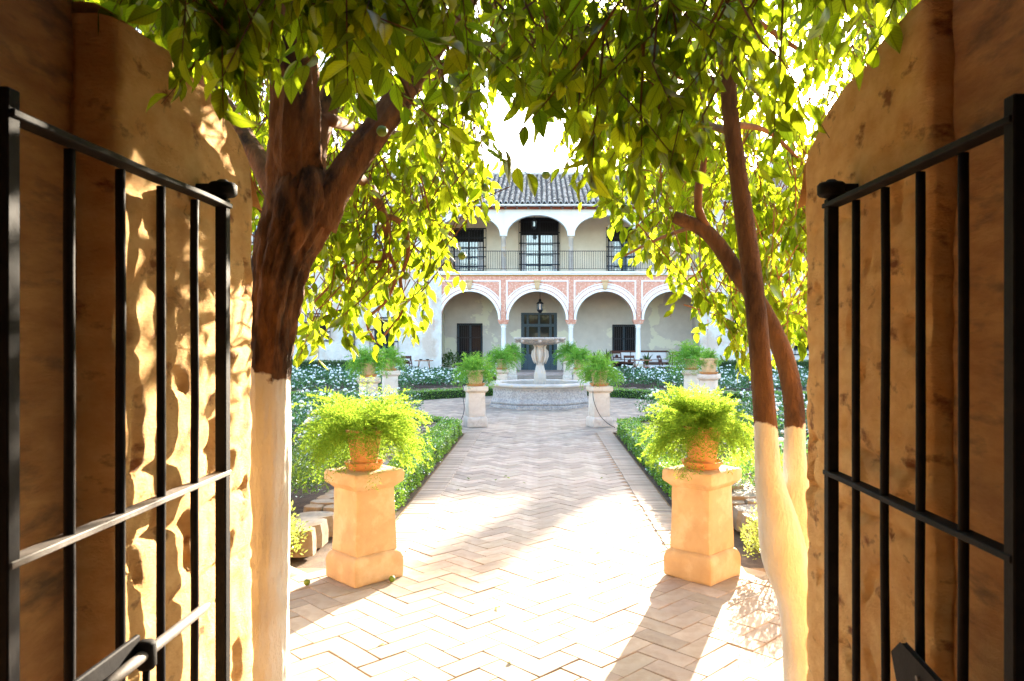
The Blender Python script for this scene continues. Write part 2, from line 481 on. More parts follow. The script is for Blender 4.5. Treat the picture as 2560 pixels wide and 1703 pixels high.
# near court in front of the gate
near = slab('gate_court', [(-2.75,-2),(2.75,-2),(2.75,5.35),(-2.75,5.35)], -.005, M['grout'])
VIS = lambda x, y: in_near(x, y) and (y > 1.6)
lay_bricks(near, herring(VIS, -2.7, 2.7, 1.6, 5.4), key=lambda s: abs(s[0]-.05)*1.6+abs(s[1]-4.2))
path = slab('garden_path', [(XL-.02,5.36),(XR+.02,5.36),(XR+.02,13.2),(XL-.02,13.2)], -.0055, M['grout'])
lay_bricks(path, herring(in_path, -1.2, 1.2, 5.1, 13.3), key=lambda s: s[1])
plaza = slab('fountain_plaza', PL, -.006, M['grout'])
lay_bricks(plaza, herring(lambda x, y: in_plaza(x, y), -13, 14, 13.0, 33.4), key=lambda s: abs(s[1]-13)+.8*abs(s[0]))
# soldier courses along both edges of the path
for side, xe, xi in (('l', XL, IL), ('r', IR, XR)):
    b = slab('brick_border', [(xe-.01,5.36),(xi+.01,5.36),(xi+.01,13.15),(xe-.01,13.15)], -.003, M['grout'], None)
    ln = abs(xi-xe); wv = .062; sp = []
    y = 5.4
    while y < 13.1:
        sp.append(((xe+xi)/2+rnd.uniform(-.004,.004), y, 0)); y += wv
    ms = []
    for k in range(6):
        v, f = brick_geo(ln, wv); me = MB().add(v, f).mesh('brick'); me.materials.append(M['brick']); ms.append(me)
    lay_bricks(b, sp, .006, 300, meshes=ms, l=ln, w=wv)

# ------------------------------------------------------------------ planting beds
def mir(poly): return [(-x*.985, y) for x, y in poly][::-1]
bed_near = [(-2.0,5.55),(-1.95,12.9),(-4.0,15.0),(-14,15.0),(-14,5.55)]
bed_far = [(-1.75,22.0),(-3.9,20.05),(-14,20.05),(-14,33.2),(-1.75,33.2)]
for poly in (bed_near, bed_far, mir(bed_near), mir(bed_far)):
    slab('flower_bed_soil', poly, .13, M['soil'])

def stone_kerb(line, label, w=.34, h=.19, smin=.16, smax=.36, z0=0.0, two=False):
    t = empty('stone_kerb', (line[0][0], line[0][1], 0)); tag(t, label, 'kerb', 'stone kerbs round the beds')
    o0 = Vector((line[0][0], line[0][1], 0))
    cnt = 0; vs_all = None
    for (xa, ya), (xb, yb) in zip(line, line[1:]):
        a, b = Vector((xa, ya, 0)), Vector((xb, yb, 0)); d = (b-a).normalized(); nrm = Vector((-d.y, d.x, 0)); Ln = (b-a).length
        s = 0
        while s < Ln-.1:
            l = min(rnd.uniform(smin, smax), Ln-s)
            rows = 2 if (rnd.random() < .45) else 1
            for r_ in range(rows):
                ww = w/rows
                c = a+d*(s+l/2)+nrm*((r_-(rows-1)/2)*ww) - o0
                mb = MB(); hh = h+rnd.uniform(-.02, .02)
                n0 = 4; V = []
                for k in range(3):
                    zz = (0, .55, 1)[k]*hh
                    for i in range(8):
                        an = 2*math.pi*(i+.5)/8
                        x = max(-1, min(1, math.cos(an)*1.36)); y = max(-1, min(1, math.sin(an)*1.36))
                        tt = (1, 1.02, .93)[k]
                        p = c + d*(x*(l/2-.006)*tt*rnd.uniform(.975,1.01)) + nrm*(y*(ww/2-.005)*tt*rnd.uniform(.96,1.01))
                        V.append((p.x, p.y, zz*rnd.uniform(.96, 1.02)+z0))
                fs = []
                for k in range(2):
                    for i in range(8): fs.append((k*8+i, k*8+(i+1) % 8, k*8+8+(i+1) % 8, k*8+8+i))
                fs.append(tuple(16+i for i in range(8)))
                mb.add(V, fs)
                mb.build('stone', M['stone'], t)
            s += l
    return t
stone_kerb([(-2.6,5.62),(-1.86,5.58),(-1.80,12.95),(-3.9,15.15),(-9.0,15.2)], 'pale rough stone kerb of the near left rose bed behind the left path hedge')
stone_kerb([(2.5,5.62),(1.83,5.6),(1.77,12.95),(3.85,15.15),(8.5,15.2)], 'pale rough stone kerb of the near right rose bed behind the right path hedge')
stone_kerb([(-9.0,20.0),(-3.95,20.0),(-1.7,21.95),(-1.7,24)], 'pale stone kerb of the far left rose bed beyond the fountain plaza', w=.2, h=.25)
stone_kerb([(9.0,20.0),(3.85,20.0),(1.7,21.95),(1.7,24)], 'pale stone kerb of the far right rose bed beyond the fountain plaza', w=.2, h=.25)

# ------------------------------------------------------------------ scatter helpers for leaves
def frames(d, roll=None):
    """unit direction (n,3) -> u,w perpendicular"""
    n = len(d)
    ref = rng.normal(size=(n, 3)) if roll is None else roll
    u = ref - (ref*d).sum(1, keepdims=True)*d
    u /= np.linalg.norm(u, axis=1, keepdims=True)+1e-9
    return u, np.cross(d, u)

def leaf_cards(pos, d, L, W, fold=.0):
    """small folded 2-quad leaves: 4 tris"""
    n = len(pos)
    u, w = frames(d)
    L = np.broadcast_to(L, (n,))[:, None]; W = np.broadcast_to(W, (n,))[:, None]
    v0 = pos; v1 = pos+d*L*.5+u*W*.5; v2 = pos+d*L; v3 = pos+d*L*.5-u*W*.5
    v4 = pos+d*L*.5+w*W*.12
    V = np.stack([v0, v1, v2, v3], 1).reshape(-1, 3)
    Fc = np.tile(np.array([[0, 1, 2, 3]]), (n, 1))+np.arange(n)[:, None]*4
    r = rng.random(n)
    A = np.zeros((n, 4, 3)); A[:, :, 2] = r[:, None]; A[:, 1, 0] = 1; A[:, 3, 0] = 1; A[:, 2, 1] = 1
    return V, Fc, A.reshape(-1, 3)

def unit(a): return a/(np.linalg.norm(a, axis=1, keepdims=True)+1e-9)

def hedge(line, w, h, leafL, dens, label, name='box_hedge', z0=0.0, grad=None, cat='hedge', m=None, grp='clipped box hedges'):
    t = empty(name, (line[0][0], line[0][1], z0)); tag(t, label, cat, grp)
    o0 = np.array([line[0][0], line[0][1], z0])
    core = MB(); PP = []; DD = []
    for (xa, ya), (xb, yb) in zip(line, line[1:]):
        a, b = np.array([xa, ya, 0.]), np.array([xb, yb, 0.]); Ln = np.linalg.norm(b-a); d = (b-a)/Ln; nn = np.array([-d[1], d[0], 0])
        hw = w/2-leafL*.9
        n_ = max(2, int(Ln/.12))
        for i in range(n_):
            p, q = a+d*(Ln*i/n_), a+d*(Ln*(i+1)/n_)
            c = [p-nn*hw, q-nn*hw, q+nn*hw, p+nn*hw]
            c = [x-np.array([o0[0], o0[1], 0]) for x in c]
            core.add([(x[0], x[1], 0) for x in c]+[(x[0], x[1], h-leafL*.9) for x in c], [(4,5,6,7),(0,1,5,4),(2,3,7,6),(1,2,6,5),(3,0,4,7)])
        def rows(area):
            n = int(area*dens)
            return n
        for face in ('top', 'l', 'r', 'e0', 'e1'):
            area = Ln*w if face == 'top' else (Ln*h if face in 'lr' else w*h)
            n = rows(area)
            s = rng.random(n)*Ln
            if grad: # denser close to the viewer
                keep = rng.random(n) < np.clip(grad/(np.abs((a+d*s[:, None])[:, 1])+.01), .25, 1)
                s = s[keep]; n = len(s)
            if face == 'top': q = (rng.random(n)-.5)*w; z = np.full(n, h); nm = np.tile([0, 0, 1.], (n, 1))
            elif face == 'l': q = np.full(n, w/2); z = rng.random(n)*h; nm = np.tile(nn, (n, 1))
            elif face == 'r': q = np.full(n, -w/2); z = rng.random(n)*h; nm = np.tile(-nn, (n, 1))
            elif face == 'e0': s = s*0; q = (rng.random(n)-.5)*w; z = rng.random(n)*h; nm = np.tile(-d, (n, 1))
            else: s = s*0+Ln; q = (rng.random(n)-.5)*w; z = rng.random(n)*h; nm = np.tile(d, (n, 1))
            pos = a+d*s[:, None]+nn*q[:, None]; pos[:, 2] = z
            bumpv = .016*np.sin(pos[:, 0]*9+1.3)*np.sin(pos[:, 1]*7)+.012*np.sin(pos[:, 1]*19+pos[:, 2]*14)+rng.normal(0, leafL*.35, n)
            pos = pos+nm*(bumpv-leafL*.7)[:, None]
            dd = unit(nm*.6+rng.normal(size=(n, 3))*.75)
            PP.append(pos-np.array([o0[0], o0[1], 0])); DD.append(dd)
    PPa, DDa = np.concatenate(PP), np.concatenate(DD)
    V, Fc, A = leaf_cards(PPa, DDa, leafL*rng.uniform(.7, 1.3, len(PPa)), leafL*.55)
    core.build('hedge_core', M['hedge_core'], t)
    o = link('foliage', np_mesh('foliage', V, Fc, {'luv': A}), m or M['hedge'], t); tag(o, kind='stuff')
    return t
hedge([(-1.52,6.9),(-1.50,12.75)], .34, .25, .026, 5200, 'bright green clipped box hedge along the left edge of the brick path', grad=8)
hedge([(1.50,6.6),(1.48,12.8)], .34, .25, .026, 5200, 'bright green clipped box hedge along the right edge of the brick path', grad=8)
hedge([(-1.45,12.85),(-3.45,14.95),(-9,15.05)], .30, .24, .035, 1500, 'low box hedge round the corner of the near left bed at the plaza')
hedge([(1.43,12.85),(3.4,14.95),(9,15.05)], .30, .24, .035, 1500, 'low box hedge round the corner of the near right bed at the plaza')
hedge([(-10,19.7),(-3.75,19.7),(-1.45,21.7),(-1.45,23.5)], .32, .24, .04, 1300, 'low box hedge in front of the far left rose bed')
hedge([(10,19.7),(3.7,19.7),(1.42,21.7),(1.42,23.5)], .32, .24, .04, 1300, 'low box hedge in front of the far right rose bed')
hedge([(-14,31.5),(-6.7,31.5)], .9, .62, .06, 420, 'dark green hedge at the foot of the left house wall', z0=.1, m=M['shrub'])
hedge([(7.6,31.8),(15,31.8)], .9, .62, .06, 420, 'dark green hedge at the foot of the right house wall', z0=.1, m=M['shrub'])

# ------------------------------------------------------------------ roses: a mass of leaves with white blossoms
ico_v = []
bm = bmesh.new(); bmesh.ops.create_icosphere(bm, subdivisions=1, radius=1)
ico = np.array([v.co[:] for v in bm.verts]); icof = np.array([[v.index for v in f.verts] for f in bm.faces]); bm.free()
def blossoms(pos, r):
    n = len(pos); k = len(ico)
    sc = rng.uniform(.6, 1.25, (n, k, 1))
    V = pos[:, None, :]+ico[None]*sc*np.broadcast_to(r, (n,))[:, None, None]*np.array([1, 1, .75])
    Fc = (icof[None]+np.arange(n)[:, None, None]*k).reshape(-1, 3)
    return V.reshape(-1, 3), Fc
def rose_bed(boxes, label, leafL, nleaf, nfl, hmin, hmax, fr=.03, z0=.13, name='rose_bushes', m=None):
    P_, D_, B_ = [], [], []
    tot = sum((b[1]-b[0])*(b[3]-b[2]) for b in boxes)
    for (x0, x1, y0, y1) in boxes:
        fr_ = (x1-x0)*(y1-y0)/tot
        nb = max(3, int((x1-x0)*(y1-y0)*2.6))
        cx = rng.uniform(x0, x1, nb); cy = rng.uniform(y0, y1, nb); ch = rng.uniform(hmin, hmax, nb); cr = rng.uniform(.28, .5, nb)
        n = int(nleaf*fr_); b = rng.integers(0, nb, n)
        th = rng.random(n)*2*np.pi; ph = np.arccos(rng.uniform(-.25, 1, n)); rr = rng.uniform(.55, 1.05, n)
        dirv = np.stack([np.sin(ph)*np.cos(th), np.sin(ph)*np.sin(th), np.cos(ph)], 1)
        pos = np.stack([cx[b], cy[b], ch[b]*.35+z0], 1)+dirv*(rr[:, None])*np.stack([cr[b], cr[b], ch[b]*.62], 1)
        pos[:, 2] = np.maximum(pos[:, 2], z0)
        P_.append(pos); D_.append(unit(dirv*.7+rng.normal(size=(n, 3))*.6))
        n = int(nfl*fr_); b = rng.integers(0, nb, n)
        th = rng.random(n)*2*np.pi; ph = np.arccos(rng.uniform(.15, 1, n))
        dirv = np.stack([np.sin(ph)*np.cos(th), np.sin(ph)*np.sin(th), np.cos(ph)], 1)
        B_.append(np.stack([cx[b], cy[b], ch[b]*.35+z0], 1)+dirv*rng.uniform(1.0, 1.15, (n, 1))*np.stack([cr[b], cr[b], ch[b]*.64], 1))
    P_, D_, B_ = np.concatenate(P_), np.concatenate(D_), np.concatenate(B_)
    V, Fc, A = leaf_cards(P_, D_, leafL*rng.uniform(.6, 1.3, len(P_)), leafL*.6)
    o = link(name, np_mesh(name, V, Fc, {'luv': A}), m or M['rose_leaf']); tag(o, label, 'rose bushes', 'beds of white roses', 'stuff')
    if len(B_):
        V, Fc = blossoms(B_, fr*rng.uniform(.6, 1.25, len(B_)))
        b = link('white_blossoms', np_mesh('white_blossoms', V, Fc, smooth=False), M['petal'], o); tag(b, kind='stuff')
    return o
rose_bed([(-5.2,-2.5,8.4,14.6),(-2.5,-2.15,9,12.2)], 'white flowering rose bushes filling the near left bed', .045, 26000, 420, .4, .62, fr=.034)
rose_bed([(2.1,5.4,7.6,14.5)], 'white flowering rose bushes filling the near right bed behind the whitewashed trunks', .045, 26000, 420, .4, .62, fr=.034)
rose_bed([(-11,-4.0,20.4,30.6),(-4.0,-1.9,22.6,30.6)], 'white flowering rose bushes filling the far left bed before the house', .07, 30000, 1000, .34, .46, fr=.044)
rose_bed([(4.0,12.5,20.4,30.8),(1.9,4.0,22.6,30.8)], 'white flowering rose bushes filling the far right bed before the house', .07, 30000, 1000, .34, .46, fr=.044)

def shrub(x, y, z, rx, ry, h, leafL, n, label, m, name='shrub', upright=.5):
    th = rng.random(n)*2*np.pi; ph = np.arccos(rng.uniform(-.3, 1, n)); rr = rng.uniform(.5, 1.05, n)*(1+.15*np.sin(th*5)*np.sin(ph*6))
    dv = np.stack([np.sin(ph)*np.cos(th), np.sin(ph)*np.sin(th), np.cos(ph)], 1)
    pos = np.array([0, 0, h*.4])+dv*rr[:, None]*np.array([rx, ry, h*.62])
    pos[:, 2] = np.maximum(pos[:, 2], 0)
    V, Fc, A = leaf_cards(pos, unit(dv*.6+np.array([0, 0, upright])+rng.normal(size=(n, 3))*.45), leafL*rng.uniform(.6, 1.3, n), leafL*.38)
    t = empty(name, (x, y, z)); tag(t, label, 'shrub')
    o = link('foliage', np_mesh('foliage', V, Fc, {'luv': A}), m, t); tag(o, kind='stuff')
    mb = MB()
    for k in range(5):
        a = k*1.26; mb.tube([(0, 0, 0), (math.cos(a)*rx*.5, math.sin(a)*ry*.5, h*.6)], [.008, .004], 5)
    mb.build('stem', M['bark_thin'], t)
    return t
shrub(-1.98,5.42,.0,.27,.24,.42,.035,2600, 'yellow green sunlit bush at the near end of the left stone kerb', M['shrub_lit'])
shrub(-2.55,7.0,.13,.55,.6,.40,.032,6500, 'dark low evergreen bush in the near left bed behind the left ochre pedestal', M['shrub'])
shrub(-2.5,8.3,.13,.45,.5,.36,.03,4200, 'small dark bush in the near left bed just behind the larger dark bush', M['shrub'])
shrub(1.66,5.3,.0,.22,.22,.46,.028,2800, 'olive green bush between the right ochre pedestal and the whitewashed trunk', M['shrub_lit'])
shrub(2.15,7.4,.13,.4,.6,.4,.03,4200, 'green leafy bush in the near right bed behind the right ochre pedestal', M['hedge'])
shrub(-2.75,13.6,.13,.45,.35,.45,.05,1500, 'dark upright rosemary at the plaza corner of the near left bed', M['shrub'], upright=1.4)
shrub(2.7,13.6,.13,.45,.35,.45,.05,1500, 'dark upright rosemary at the plaza corner of the near right bed', M['shrub'], upright=1.4)
# ------------------------------------------------------------------ the arcaded house
Y0 = 33.9
house = empty('arcaded_house', (0, Y0, 0))
tag(house, 'long two storey house with pink arcade below, white arcade above and grey tiled roof', 'house')
def hp(mb, name, m, parent=None, **k):
    mb.v = [(x, y-Y0, z) for x, y, z in mb.v]
    return mb.build(name, m, parent or house, **k)
PIT = 3.04; CB = [-3.17, -.125, 2.92, 5.96]        # bay centres
COLS = [-1.65, 1.40, 4.44]
XE0, XE1 = -4.72, 7.50
def wall_holes(mb, x0, x1, z0, z1, holes, y, depth=.3, back=False):
    xs = sorted({x0, x1, *[h[0] for h in holes], *[h[1] for h in holes]})
    zs = sorted({z0, z1, *[h[2] for h in holes], *[h[3] for h in holes]})
    for a, b in zip(xs, xs[1:]):
        for c, d in zip(zs, zs[1:]):
            mx, mz = (a+b)/2, (c+d)/2
            if any(h[0] < mx < h[1] and h[2] < mz < h[3] for h in holes): continue
            mb.add([(a, y, c), (b, y, c), (b, y, d), (a, y, d)], [(0, 1, 2, 3)])
    for h in holes:
        a, b, c, d = h[:4]; e = y+depth
        mb.add([(a,y,c),(a,y,d),(a,e,d),(a,e,c)], [(0,1,2,3)])
        mb.add([(b,y,c),(b,e,c),(b,e,d),(b,y,d)], [(0,1,2,3)])
        mb.add([(a,y,d),(b,y,d),(b,e,d),(a,e,d)], [(0,1,2,3)])
        mb.add([(a,y,c),(a,e,c),(b,e,c),(b,y,c)], [(0,1,2,3)])
def arch_wall(mb, cx, half, zs, rise, z1, y0, y1, x0, x1, n=28):
    pts = [(cx-half*math.cos(math.pi*i/n), zs+rise*math.sin(math.pi*i/n)) for i in range(n+1)]
    for y, flip in ((y0, False), (y1, True)):
        for (a, b), (c, d) in zip(pts, pts[1:]):
            q = [(a, y, b), (c, y, d), (c, y, z1), (a, y, z1)]
            mb.add(q if not flip else q[::-1], [(0, 1, 2, 3)])
        for a, b in ((x0, cx-half), (cx+half, x1)):
            if b-a > 1e-4:
                q = [(a, y, zs), (b, y, zs), (b, y, z1), (a, y, z1)]
                mb.add(q if not flip else q[::-1], [(0, 1, 2, 3)])
    for (a, b), (c, d) in zip(pts, pts[1:]):
        mb.add([(a, y0, b), (a, y1, b), (c, y1, d), (c, y0, d)], [(0, 1, 2, 3)])
    for a, b in ((x0, cx-half), (cx+half, x1)):
        if b-a > 1e-4: mb.add([(a, y0, zs), (a, y1, zs), (b, y1, zs), (b, y0, zs)], [(0, 1, 2, 3)])
# lower arcade
mb = MB()
for c in CB: arch_wall(mb, c, 1.30, 2.50, 1.27, 4.46, Y0, Y0+.42, c-PIT/2, c+PIT/2)
hp(mb, 'arcade_wall', M['red_stucco'])
for a_, b_, f_ in ((XE0, CB[0]-PIT/2, (0,1,2,3)), (XE1, CB[3]+PIT/2, (3,2,1,0))):
    mb = MB().add([(a_,Y0+.004,.0),(b_,Y0+.004,.0),(b_,Y0+.004,4.46),(a_,Y0+.004,4.46)], [f_])
    mb.v += [(b_,Y0+.42,.0),(b_,Y0+.42,4.46)]; mb.f.append((1,4,5,2) if f_[0] == 0 else (2,5,4,1))
    hp(mb, 'end_pier', M['white'])
def ring(cx, r0, r1, y, t, zs=2.5, rz=.977, clip=1.39, n=40):
    mb = MB()
    for i in range(n):
        q = []
        for a in (math.pi*i/n, math.pi*(i+1)/n):
            for r in (r0, r1):
                x = max(-clip, min(clip, -r*math.cos(a)))
                q.append((cx+x, zs+r*rz*math.sin(a)))
        (ax, az), (bx, bz), (cx_, cz), (dx, dz) = q
        mb.add([(ax,y-t,az),(cx_,y-t,cz),(dx,y-t,dz),(bx,y-t,bz)], [(0,1,2,3)])
        mb.add([(ax,y-t,az),(ax,y,az),(cx_,y,cz),(cx_,y-t,cz)], [(0,1,2,3)])
        mb.add([(bx,y-t,bz),(dx,y-t,dz),(dx,y,dz),(bx,y,bz)], [(0,1,2,3)])
    return mb
for c in CB:
    hp(ring(c, 1.295, 1.405, Y0, .03), 'arch_moulding', M['white'])
    hp(ring(c, 1.445, 1.585, Y0, .045, clip=1.40), 'arch_moulding', M['white'])
    hp(ring(c, 1.625, 1.67, Y0, .03, clip=1.405), 'arch_moulding', M['white'])
    fr_ = MB()
    fr_.box(c-1.40, c-.13, Y0-.03, Y0, 4.21, 4.27); fr_.box(c+.13, c+1.40, Y0-.03, Y0, 4.21, 4.27)
    fr_.box(c-1.40, c-1.335, Y0-.031, Y0, 3.2, 4.21); fr_.box(c+1.335, c+1.40, Y0-.031, Y0, 3.2, 4.21)
    hp(fr_, 'arch_frame', M['white'])
    ks = MB()
    prof = [(4.27,.17,.13),(4.20,.15,.13),(4.16,.12,.10),(4.05,.11,.10),(3.92,.085,.08),(3.84,.05,.05)]
    V = []; fs = []
    for z, hw, d in prof: V += [(c-hw, Y0-.02, z), (c-hw, Y0-.04-d, z), (c+hw, Y0-.04-d, z), (c+hw, Y0-.02, z)]
    for i in range(len(prof)-1):
        for k in range(3): fs.append((i*4+k, i*4+4+k, i*4+5+k, i*4+1+k))
    fs += [(0,1,2,3), (23,22,21,20)]
    ks.add(V, fs); hp(ks, 'keystone', M['pot_pale'])
# columns below
for x in COLS:
    yc = Y0+.21
    b = hp(MB().box(x-.21, x+.21, yc-.21, yc+.21, 0.0, .50), 'column_pedestal', M['beige_up'], bevel=.02)
    hp(MB().box(x-.20, x+.20, yc-.20, yc+.20, .50, .58), 'column_base', M['white'], bevel=.02)
    hp(MB().lathe([(.17,.58),(.17,.62),(.135,.66),(.11,.70),(.115,1.2),(.105,2.12),(.125,2.14),(.125,2.17),(.105,2.19),(.16,2.27),(.17,2.30)], 20, (x, yc, 0)), 'column', M['white'], smooth=True)
    c = MB()
    for z0, z1, a, b_ in ((2.30,2.36,.19,.21),(2.36,2.43,.21,.235),(2.43,2.50,.245,.265)):
        c.add([(x-a,yc-a,z0),(x+a,yc-a,z0),(x+a,yc+a,z0),(x-a,yc+a,z0),(x-b_,yc-b_,z1),(x+b_,yc-b_,z1),(x+b_,yc+b_,z1),(x-b_,yc+b_,z1)],
              [(0,3,2,1),(4,5,6,7),(0,1,5,4),(1,2,6,5),(2,3,7,6),(3,0,4,7)])
    hp(c, 'capital', M['red_stucco'])
for x, s in ((CB[0]-PIT/2+.08, -1), (CB[3]+PIT/2-.08, 1)):
    for z0, z1, m in ((2.36,2.5,'red_stucco'),(2.27,2.345,'white'),(2.18,2.255,'red_stucco'),(2.02,2.09,'red_stucco'),(2.095,2.175,'white')):
        hh = .16 if m == 'red_stucco' else .13
        hp(MB().box(x-hh, x+hh, Y0-.05, Y0+.40, z0, z1), 'pier_capital', M[m])
    hp(MB().box(x-.09, x+.09, Y0-.02, Y0+.38, 0, 2.015), 'end_pilaster', M['white'])
# bands between the storeys
hp(MB().box(XE0, XE1, Y0-.03, Y0+.42, 4.462, 4.50), 'ochre_band', M['ochre'])
hp(MB().box(XE0-.02, XE1+.02, Y0-.13, Y0+.42, 4.503, 4.56).box(XE0-.02, XE1+.02, Y0-.18, Y0+3.0, 4.562, 4.66), 'balcony_slab', M['upper_white'])
hp(MB().box(XE0+.1, XE1-.1, Y0+.423, Y0+2.7, 4.38, 4.50), 'gallery_ceiling', M['beige'])
# upper arcade
mb = MB()
for c in CB: arch_wall(mb, c, 1.365, 6.33, .88, 7.46, Y0+.05, Y0+.37, c-PIT/2, c+PIT/2)
mb.box(XE0, CB[0]-PIT/2-.001, Y0+.05, Y0+.37, 4.663, 7.46); mb.box(CB[3]+PIT/2+.001, XE1, Y0+.05, Y0+.37, 4.663, 7.46)
hp(mb, 'upper_arcade_wall', M['upper_white'])
for x in COLS:
    yc = Y0+.21
    hp(MB().lathe([(.15,4.663),(.15,4.72),(.13,4.75),(.115,4.80),(.115,5.4),(.105,6.16),(.12,6.17),(.12,6.19),(.105,6.21),(.15,6.27)], 18, (x, yc, 0)), 'upper_column', M['fountain_smooth'], smooth=True)
    hp(MB().box(x-.165, x+.165, yc-.165, yc+.165, 6.272, 6.328), 'upper_capital', M['white'], bevel=.01)
# railing: rails and every baluster
hp(MB().box(CB[0]-PIT/2, CB[3]+PIT/2, Y0-.035, Y0-.01, 5.56, 5.59).box(CB[0]-PIT/2, CB[3]+PIT/2, Y0-.035, Y0-.01, 4.77, 4.79), 'railing_rail', M['iron_far'])
bal = MB().box(-.008, .008, -.008, .008, 0, .77).mesh('baluster'); bal.materials.append(M['iron_far'])
x = CB[0]-PIT/2+.06
while x < CB[3]+PIT/2:
    link('baluster', bal, None, house, (x, -.0225, 4.79)); x += .1005
# gallery back wall
YB = Y0+2.72
low = [(-4.02,-2.80,.35,2.36), (-.92,.83,.12,2.90), (3.52,4.68,.3,2.30)]
up = [(-4.22,-2.72,4.9,6.98), (-.96,.92,4.68,7.55), (3.28,4.72,4.9,7.02)]
mb = MB(); wall_holes(mb, XE0-.3, XE1+.3, 0, 4.40, low, YB, .28)
mb.add([(XE0+.1,Y0+.42,0),(XE0+.1,YB,0),(XE0+.1,YB,4.4),(XE0+.1,Y0+.42,4.4)], [(0,1,2,3)])
mb.add([(XE1-.1,Y0+.42,0),(XE1-.1,YB,0),(XE1-.1,YB,4.4),(XE1-.1,Y0+.42,4.4)], [(0,3,2,1)])
hp(mb, 'gallery_back_wall', M['beige'])
mb = MB(); wall_holes(mb, XE0-.3, XE1+.3, 4.663, 8.0, up, YB, .28)
mb.add([(XE0+.02,Y0+.37,4.66),(XE0+.02,YB,4.66),(XE0+.02,YB,7.9),(XE0+.02,Y0+.37,7.9)], [(0,1,2,3)])
mb.add([(XE1-.02,Y0+.37,4.66),(XE1-.02,YB,4.66),(XE1-.02,YB,7.9),(XE1-.02,Y0+.37,7.9)], [(0,3,2,1)])
hp(mb, 'upper_gallery_back_wall', M['beige_up'])
hp(MB().box(XE0, XE1, Y0-.25, YB, .0, .12), 'gallery_floor', M['gallery_floor'])
hp(MB().box(-1.25, 1.05, Y0-.62, Y0-.255, .0, .06), 'entrance_step', M['gallery_floor'], bevel=.01)
# windows, doors: frame > bars, panes
def window(x0, x1, z0, z1, y, nv, hz, pane='glass', proud=.06, margin=.0, frame=.07, tone='iron_far', mull=1, name='window', grille=None):
    fr = MB()
    yi = y+.2
    fr.box(x0, x0+frame, yi-.04, yi, z0, z1).box(x1-frame, x1, yi-.04, yi, z0, z1)
    fr.box(x0+frame, x1-frame, yi-.04, yi, z1-frame, z1).box(x0+frame, x1-frame, yi-.04, yi, z0, z0+frame)
    xm = (x0+x1)/2
    fr.box(xm-frame*.7, xm+frame*.7, yi-.045, yi-.002, z0+frame, z1-frame)
    fr.v = [(a, b-Y0, c) for a, b, c in fr.v]
    w = fr.build(name, M['iron_far'] if pane == 'glass_blue' else M['door'], house)
    pn = MB().add([(x0+frame*.5, yi-.01-Y0, z0+frame*.5), (xm, yi-.01-Y0, z0+frame*.5), (xm, yi-.01-Y0, z1-frame*.5), (x0+frame*.5, yi-.01-Y0, z1-frame*.5)], [(0,1,2,3)])
    pn.build('pane', M[pane], w)
    pn = MB().add([(xm, yi-.01-Y0, z0+frame*.5), (x1-frame*.5, yi-.01-Y0, z0+frame*.5), (x1-frame*.5, yi-.01-Y0, z1-frame*.5), (xm, yi-.01-Y0, z1-frame*.5)], [(0,1,2,3)])
    pn.build('pane', M[pane], w)
    if pane == 'glass_blue' and z1-z0 > 1.5:
        zt = z1-(z1-z0)*.3
        MB().box(x0+frame, x1-frame, yi-.03-Y0, yi-.012-Y0, zt, z1-frame).build('transom_panel', M['dark_room'], w)
        MB().box(x0+frame, x0+.3, yi-.03-Y0, yi-.012-Y0, z0+frame, zt-.002).build('shutter', M['cushion'], w)
        MB().box(x1-.3, x1-frame, yi-.03-Y0, yi-.012-Y0, z0+frame, zt-.002).build('shutter', M['cushion'], w)
    gx0, gx1, gz0, gz1 = grille or (x0-margin, x1+margin, z0-margin, z1+margin)
    yg = y-proud-Y0
    for k in range(nv+1):
        xx = gx0+(gx1-gx0)*k/nv
        MB().box(xx-.012, xx+.012, yg-.012, yg+.012, gz0, gz1).build('bar', M['iron_far'], w)
    for k in range(hz+1):
        zz = gz0+(gz1-gz0)*k/hz
        MB().box(gx0-.01, gx1+.01, yg-.02, yg-.0125, zz-.026, zz+.026).build('crossbar', M['iron_far'], w)
    return w
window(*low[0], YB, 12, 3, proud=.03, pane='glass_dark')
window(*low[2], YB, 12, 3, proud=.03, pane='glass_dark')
window(*up[0], YB, 12, 5, pane='glass_blue', proud=.06, grille=(-4.30,-2.62,4.7,6.98))
window(*up[1], YB, 17, 5, pane='glass_blue', proud=.06, grille=(-1.02,.96,4.72,7.3))
window(*up[2], YB, 12, 5, pane='glass_blue', proud=.06, grille=(3.22,4.80,4.7,7.02))
